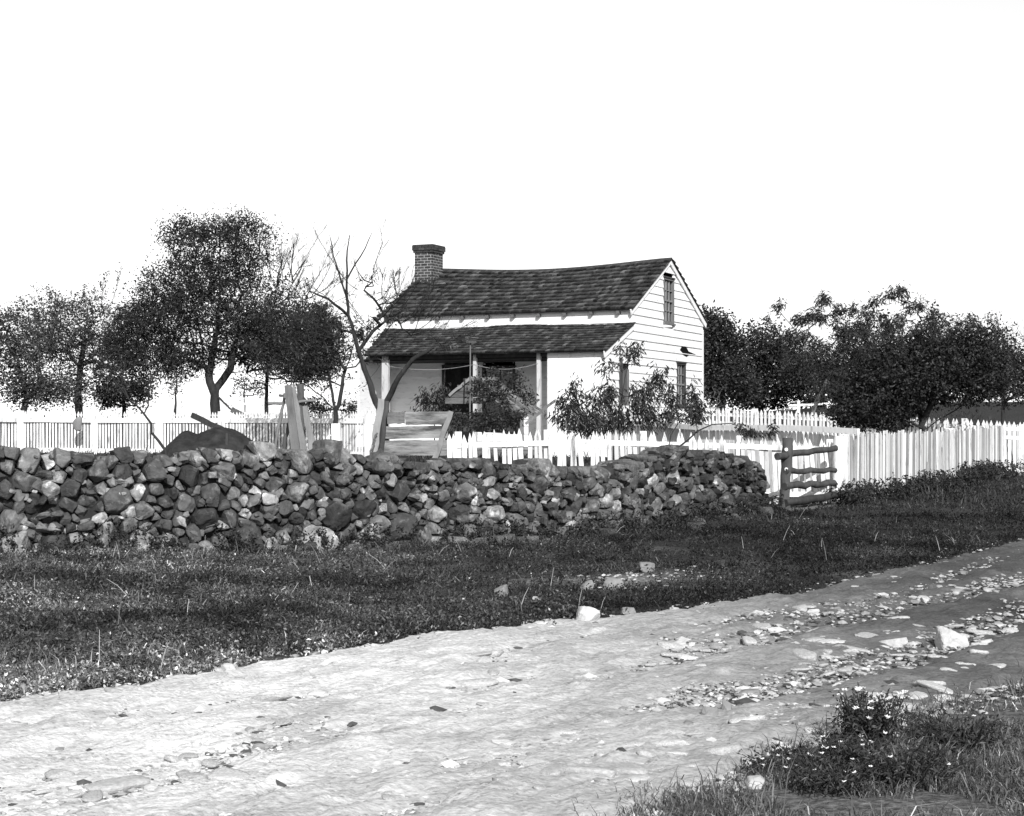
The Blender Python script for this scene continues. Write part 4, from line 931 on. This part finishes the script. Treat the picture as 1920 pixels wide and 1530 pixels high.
grow('low_tree', 'low bush of dark leaves seen through limbs beside the house corner', 'bush', [[(600,790),(600,770)]], [(590,765,40,18,70),(660,770,28,16,50)], 60, 12, .1, .06, .1, r0=.05, rtip=.008, step=.2, seed=11, spread=.25)
# right side
grow('oak_tree', 'dark oak at the back touching the right edge of the house', 'tree', [[(1350,790),(1350,720),(1352,660)]], [(1345,660,48,75,330),(1330,610,26,35,70),(1365,720,60,45,200),(1310,700,30,60,90)], 70, 22, .13, .09, .1, r0=.2, rtip=.012, step=.35, seed=12, spread=.36)
grow('oak_tree', 'broad dark oak at the back, right of the house tree', 'tree', [[(1425,790),(1425,720),(1425,660)]], [(1425,670,62,62,330),(1425,730,75,40,240),(1475,690,45,60,160)], 74, 22, .13, .09, .1, r0=.2, rtip=.012, step=.35, seed=13, spread=.36)
grow('oak_tree', 'dark mass of oak leaves behind the pale peach trunk', 'tree', [[(1540,790),(1540,700)]], [(1530,715,75,50,300),(1620,710,75,55,300),(1700,710,80,55,250)], 72, 22, .14, .09, .1, r0=.2, rtip=.012, step=.35, seed=23, spread=.4)
grow('peach_tree', 'tall peach tree with pale slanting trunk behind the rear pickets', 'tree',
 [[(1510,805),(1519,790),(1527,765),(1543,730),(1560,690),(1575,640),(1582,610)],[(1519,790),(1535,740,.3),(1520,680,.3),(1500,630,.3),(1475,600,.2)],[(1560,690),(1600,640,-.4),(1625,600,-.4)]],
 [(1545,560,14,16,18),(1535,590,24,18,34),(1462,572,11,13,12),(1440,597,9,7,4),(1452,612,10,8,5),(1505,598,20,12,22),(1500,630,30,20,40),(1572,585,13,22,20),(1590,610,30,28,50),(1600,650,55,44,170),(1520,665,55,36,140)], 48, 15, .15, .032, .9, lmat='peach_leaf', bmat='pale_bark', r0=.07, rtip=.005, step=.2, seed=14, spread=.14)
grow('peach_tree', 'peach tree top with drooping leaf tufts above the spreading apple', 'tree',
 [[(1700,800),(1702,740),(1695,680),(1690,620)],[(1702,740),(1750,680,.3),(1790,620,.2)]],
 [(1600,575,13,12,12),(1625,590,20,14,18),(1640,560,12,12,12),(1668,552,14,10,14),(1692,546,16,10,18),(1700,570,18,16,24),(1725,570,13,16,16),(1745,588,12,16,14),(1738,612,26,16,26),(1776,596,12,12,10),(1800,610,10,12,8),(1790,640,18,18,18),(1818,590,7,7,4),(1690,610,45,28,60),(1640,615,40,24,50),(1815,650,22,18,16)], 45, 12, .15, .03, .9, lmat='peach_leaf', r0=.08, rtip=.005, step=.2, seed=15, spread=.14)
grow('spreading_apple_tree', 'wide low black-leaved apple with several leaning stems behind the palings', 'tree',
 [[(1738,835),(1735,806),(1728,798)],[(1735,806),(1705,790,-.2),(1685,775,-.2),(1660,740,-.3)],[(1732,800),(1725,775,.2),(1722,740,.3),(1700,690)],[(1738,806),(1758,788,.1),(1790,770,.2),(1830,740,.2)],[(1728,798),(1745,760),(1770,700)]],
 [(1700,700,110,62,800),(1660,740,90,52,560),(1620,772,65,32,300),(1780,700,90,62,560),(1735,665,80,36,220),(1840,700,60,52,300),(1650,790,65,18,120),(1800,650,75,48,200)], 39.5, 22, .075, .045, .1, twigs=(120, .8, .007, 2, .35, .8), tleaf=1, r0=.1, rtip=.005, step=.2, seed=16, spread=.2)
grow('hedgerow_tree', 'scrubby tree with bare twigs at the far right edge', 'tree', [[(1880,800),(1882,740),(1880,690)]], [(1885,705,55,60,380),(1930,700,60,60,250),(1850,680,50,45,120),(1880,635,40,25,30)], 50, 14, .09, .05, .1, twigs=(60, 1.1, .009, 2, .45, .4), r0=.08, rtip=.006, step=.22, seed=17, spread=.25)
# saplings in front of the house
def peach(label, limbs, blobs, Y, seed, n=9, name='peach_sapling', r0=.022, ln=.135, sp=.15):
    return grow(name, label, 'sapling', limbs, blobs, Y, n, ln, .030, 1.1, lmat='peach_leaf', r0=r0, rtip=.003, step=.13, seed=seed, spread=sp, jit=.012)
peach('small peach bush drooping against the lit porch wall', [[(815,800),(812,770),(822,730)]], [(828,735,14,28,26),(797,745,16,16,16),(838,755,14,14,16),(776,770,8,7,4),(815,760,22,20,26)], 39, 31, 10)
grow('yard_bush', 'dark leafy bush sprawling over the plank hatch roof', 'bush', [[(905,810),(908,780),(915,740)],[(915,760),(950,730),(975,700)]], [(900,728,30,18,50),(940,740,34,28,70),(950,782,46,16,70),(890,785,50,16,70),(968,712,22,20,26),(930,705,44,18,34),(985,745,18,24,26),(855,785,18,26,34)], 37.5, 8, .07, .04, .3, r0=.03, rtip=.003, step=.14, seed=32, spread=.13)
peach('leafy peach sapling at the left of the row, before the lean-to wall', [[(1075,830),(1075,780),(1080,730)]], [(1078,740,16,34,36),(1060,770,30,24,50),(1085,790,34,24,60),(1052,748,10,10,6)], 36, 33)
peach('densest peach sapling in the row, below the lean-to corner', [[(1120,830),(1122,780),(1128,720),(1135,690)]], [(1120,790,40,26,90),(1128,745,30,26,50),(1133,690,10,16,7),(1148,730,14,20,16),(1150,680,8,10,4)], 36.5, 34)
peach('tall thin peach sapling with a top tuft beside the board shutter', [[(1165,830),(1160,780),(1170,720),(1183,660)]], [(1185,665,15,17,34),(1163,650,6,9,6),(1200,648,5,9,5),(1165,780,30,26,44),(1192,750,14,40,40)], 37, 35)
peach('loose peach sapling in front of the gable between shutter and window', [[(1150,838),(1180,800),(1205,770),(1240,720)]], [(1215,760,22,38,56),(1238,700,20,22,22),(1252,745,18,32,36),(1225,785,30,16,30),(1212,725,14,12,12)], 36, 36)
peach('peach sapling beside the lower gable window', [[(1275,835),(1278,790),(1290,750)]], [(1262,780,22,18,34),(1298,740,12,36,30),(1308,770,18,24,30),(1290,790,20,14,18)], 37.5, 37)
peach('arching two-stemmed sapling growing behind the wall before the pickets', [[(1244,880),(1250,850),(1258,815),(1272,793),(1292,780),(1300,776)],[(1250,878),(1262,848),(1290,825),(1308,808),(1335,796),(1370,794),(1395,802)],[(1303,812),(1304,790),(1300,770)]],
 [(1302,765,20,16,20),(1408,812,18,12,14),(1385,800,14,8,5),(1452,805,12,14,6)], 27.6, 38, 8, r0=.028, ln=.09, sp=.07)
grow('ash_scrub', 'thin twiggy brush rising at the rear corner of the house', 'bush', [[(1335,800),(1332,760)]], [(1340,750,30,30,50)], 45, 0, .05, .03, r0=.02, rtip=.004, step=.2, seed=39, bmat='pale_bark')

# ------------------------------------------------------------ weeds and flowers
R = np.random.RandomState(55)
def weeds(name, label, pts, n, hgt, ln, wd, tone=1.0, rmin=.08):
    m = MB(); ms = MB()
    for (x_, y_) in pts:
        z_ = g1(x_, y_)
        for k in range(n):
            a = R.uniform(0, 6.28); r_ = rmin*abs(R.randn()); h_ = hgt*R.uniform(.4, 1.2)
            p0 = np.array([x_+math.cos(a)*r_, y_+math.sin(a)*r_, z_]); p1 = p0+np.array([math.cos(a)*h_*.35, math.sin(a)*h_*.35, h_])
            ms_p = [p0, (p0+p1)/2+R.randn(3)*.01, p1]; tube(ms, ms_p, [.004,.003,.002], 3, 1.0)
            q = R.uniform(.2, 1.05, 14)[:,None]; leaves(m, p0+(p1-p0)*q+R.randn(14,3)*.012, ln, wd, .1, tone*np.exp(R.randn(14)*.35), R)
    return m, ms
pts = []
for k in range(120):
    s = R.uniform(2, WL); q = wpos(s); t = wtan(s); d = R.uniform(.0, .25); pts.append((q[0]+t[1]*d, q[1]-t[0]*d))
m, ms = weeds('w', '', pts, 5, .28, .05, .025)
props(m.build('wall_foot_weeds', M['weed']), kind='stuff', label='dark leafy weeds along the foot of the stone wall', cat='weeds')
pts = []
for k in range(130):
    q = R.uniform(0, 1); X_ = 5.9+q*6.9; Y_ = 31.0+q*11.8-R.uniform(.12, .9); pts.append((X_, Y_))
m, ms = weeds('w', '', pts, 5, .36, .07, .035)
props(m.build('fence_foot_weeds', M['weed']), kind='stuff', label='dark weeds growing thick along the foot of the palings', cat='weeds')
pts = []
while len(pts) < 190:
    Y_ = 1.5*F/R.uniform(95, 480); X_ = Y_*R.uniform(-.36, .34); yy_ = float(yup(np.array([X_]))[0])
    if Y_ > yy_+.12 and (walldist(X_, Y_) > .1 if X_ < 4.6 else Y_ < 30+(X_-4.6)*1.5): pts.append((X_, Y_))
ma = MB()
for k in range(190):
    lt = R.choice([.6, 1.2, 2.2, 3.2]) if pts[k][0] < 1 else R.choice([.5, .9, 1.5])
    m1, ms = weeds('w', '', [pts[k]], R.randint(3, 9), R.uniform(.07, .19), .022+.001*pts[k][1], .008+.0005*pts[k][1], lt, R.uniform(.03, .12))
    for q_ in range(len(m1.v)): ma.add(m1.v[q_], m1.l[q_].reshape(-1, 4)-(sum(len(a) for a in m1.v[:q_])), m1.t[q_])
props(ma.build('bank_weeds', M['weed']), kind='stuff', label='scruffy low weeds growing in clumps over the grass bank', cat='weeds')
def aster(px, py, label, stems, hgt, nf, fs, seed, spread=.2):
    R_ = np.random.RandomState(seed); X_, Y_ = onground(px, py); z_ = g1(X_, Y_)
    o = empty('flowering_plant', (X_, Y_, z_), label, 'flowering plant', 'white flowering plants on the verge')
    ms, ml, mf = MB(), MB(), MB(); tips = []
    for k in range(stems):
        a = R_.uniform(0, 6.28); r_ = spread*math.sqrt(R_.rand()); p0 = np.array([X_+math.cos(a)*r_*.4, Y_+math.sin(a)*r_*.4, z_-.02]); h_ = hgt*R_.uniform(.6, 1.1)
        p1 = np.array([X_+math.cos(a)*r_*1.1, Y_+math.sin(a)*r_*1.1, z_+h_]); tube(ms, [p0, (p0*.45+p1*.55)+np.array([0,0,.02]), p1], [.003,.0025,.0018], 3)
        q = R_.uniform(.1, 1, 26)[:,None]; leaves(ml, p0+(p1-p0)*q+R_.randn(26,3)*.02, .030, .009, .1, 1.4*np.exp(R_.randn(26)*.6), R_); tips.append(p1)
    tips = np.array(tips); k = R_.choice(len(tips), min(nf, len(tips)), replace=False)
    for c in tips[k]:
        n = 14; a = np.arange(n)/n*6.283; d = np.stack([np.cos(a), np.sin(a)*.9, .35+.5*R_.rand(n)], 1); ce_ = np.repeat((c+np.array([0,0,.006]))[None], n, 0)
        leaves(mf, ce_, fs, fs*.5, 0, np.ones(n), R_, d*3)
        v, f = ICO[2]; mf.add(v*fs*.35+c+np.array([0,0,.008]), f, .8)
    ms.build('stems', M['weed'], o); ml.build('leaves', M['weed'], o); mf.build('blossoms', M['flower'], o)
aster(1632,1405,'tallest bush of white blossoms on the right verge', 110, .25, 26, .017, 1, .15)
aster(1600,1440,'leafy plant with few blossoms left below the tall bush', 45, .14, 6, .012, 2, .16)
aster(1530,1450,'low plant dotted with white flowers left of the tall bush', 40, .11, 9, .011, 3, .2)
aster(1470,1455,'low plant with scattered white flowers at the verge tip', 34, .08, 6, .010, 4, .18)
aster(1560,1485,'low flowering plant at the bottom right edge of the picture', 50, .12, 8, .010, 5, .2)
aster(1700,1470,'dark leafy plant almost without flowers on the right verge', 70, .17, 3, .010, 6, .25)
aster(1800,1400,'rough leafy clump in grass further right than the tall bush', 60, .14, 2, .010, 7, .25)
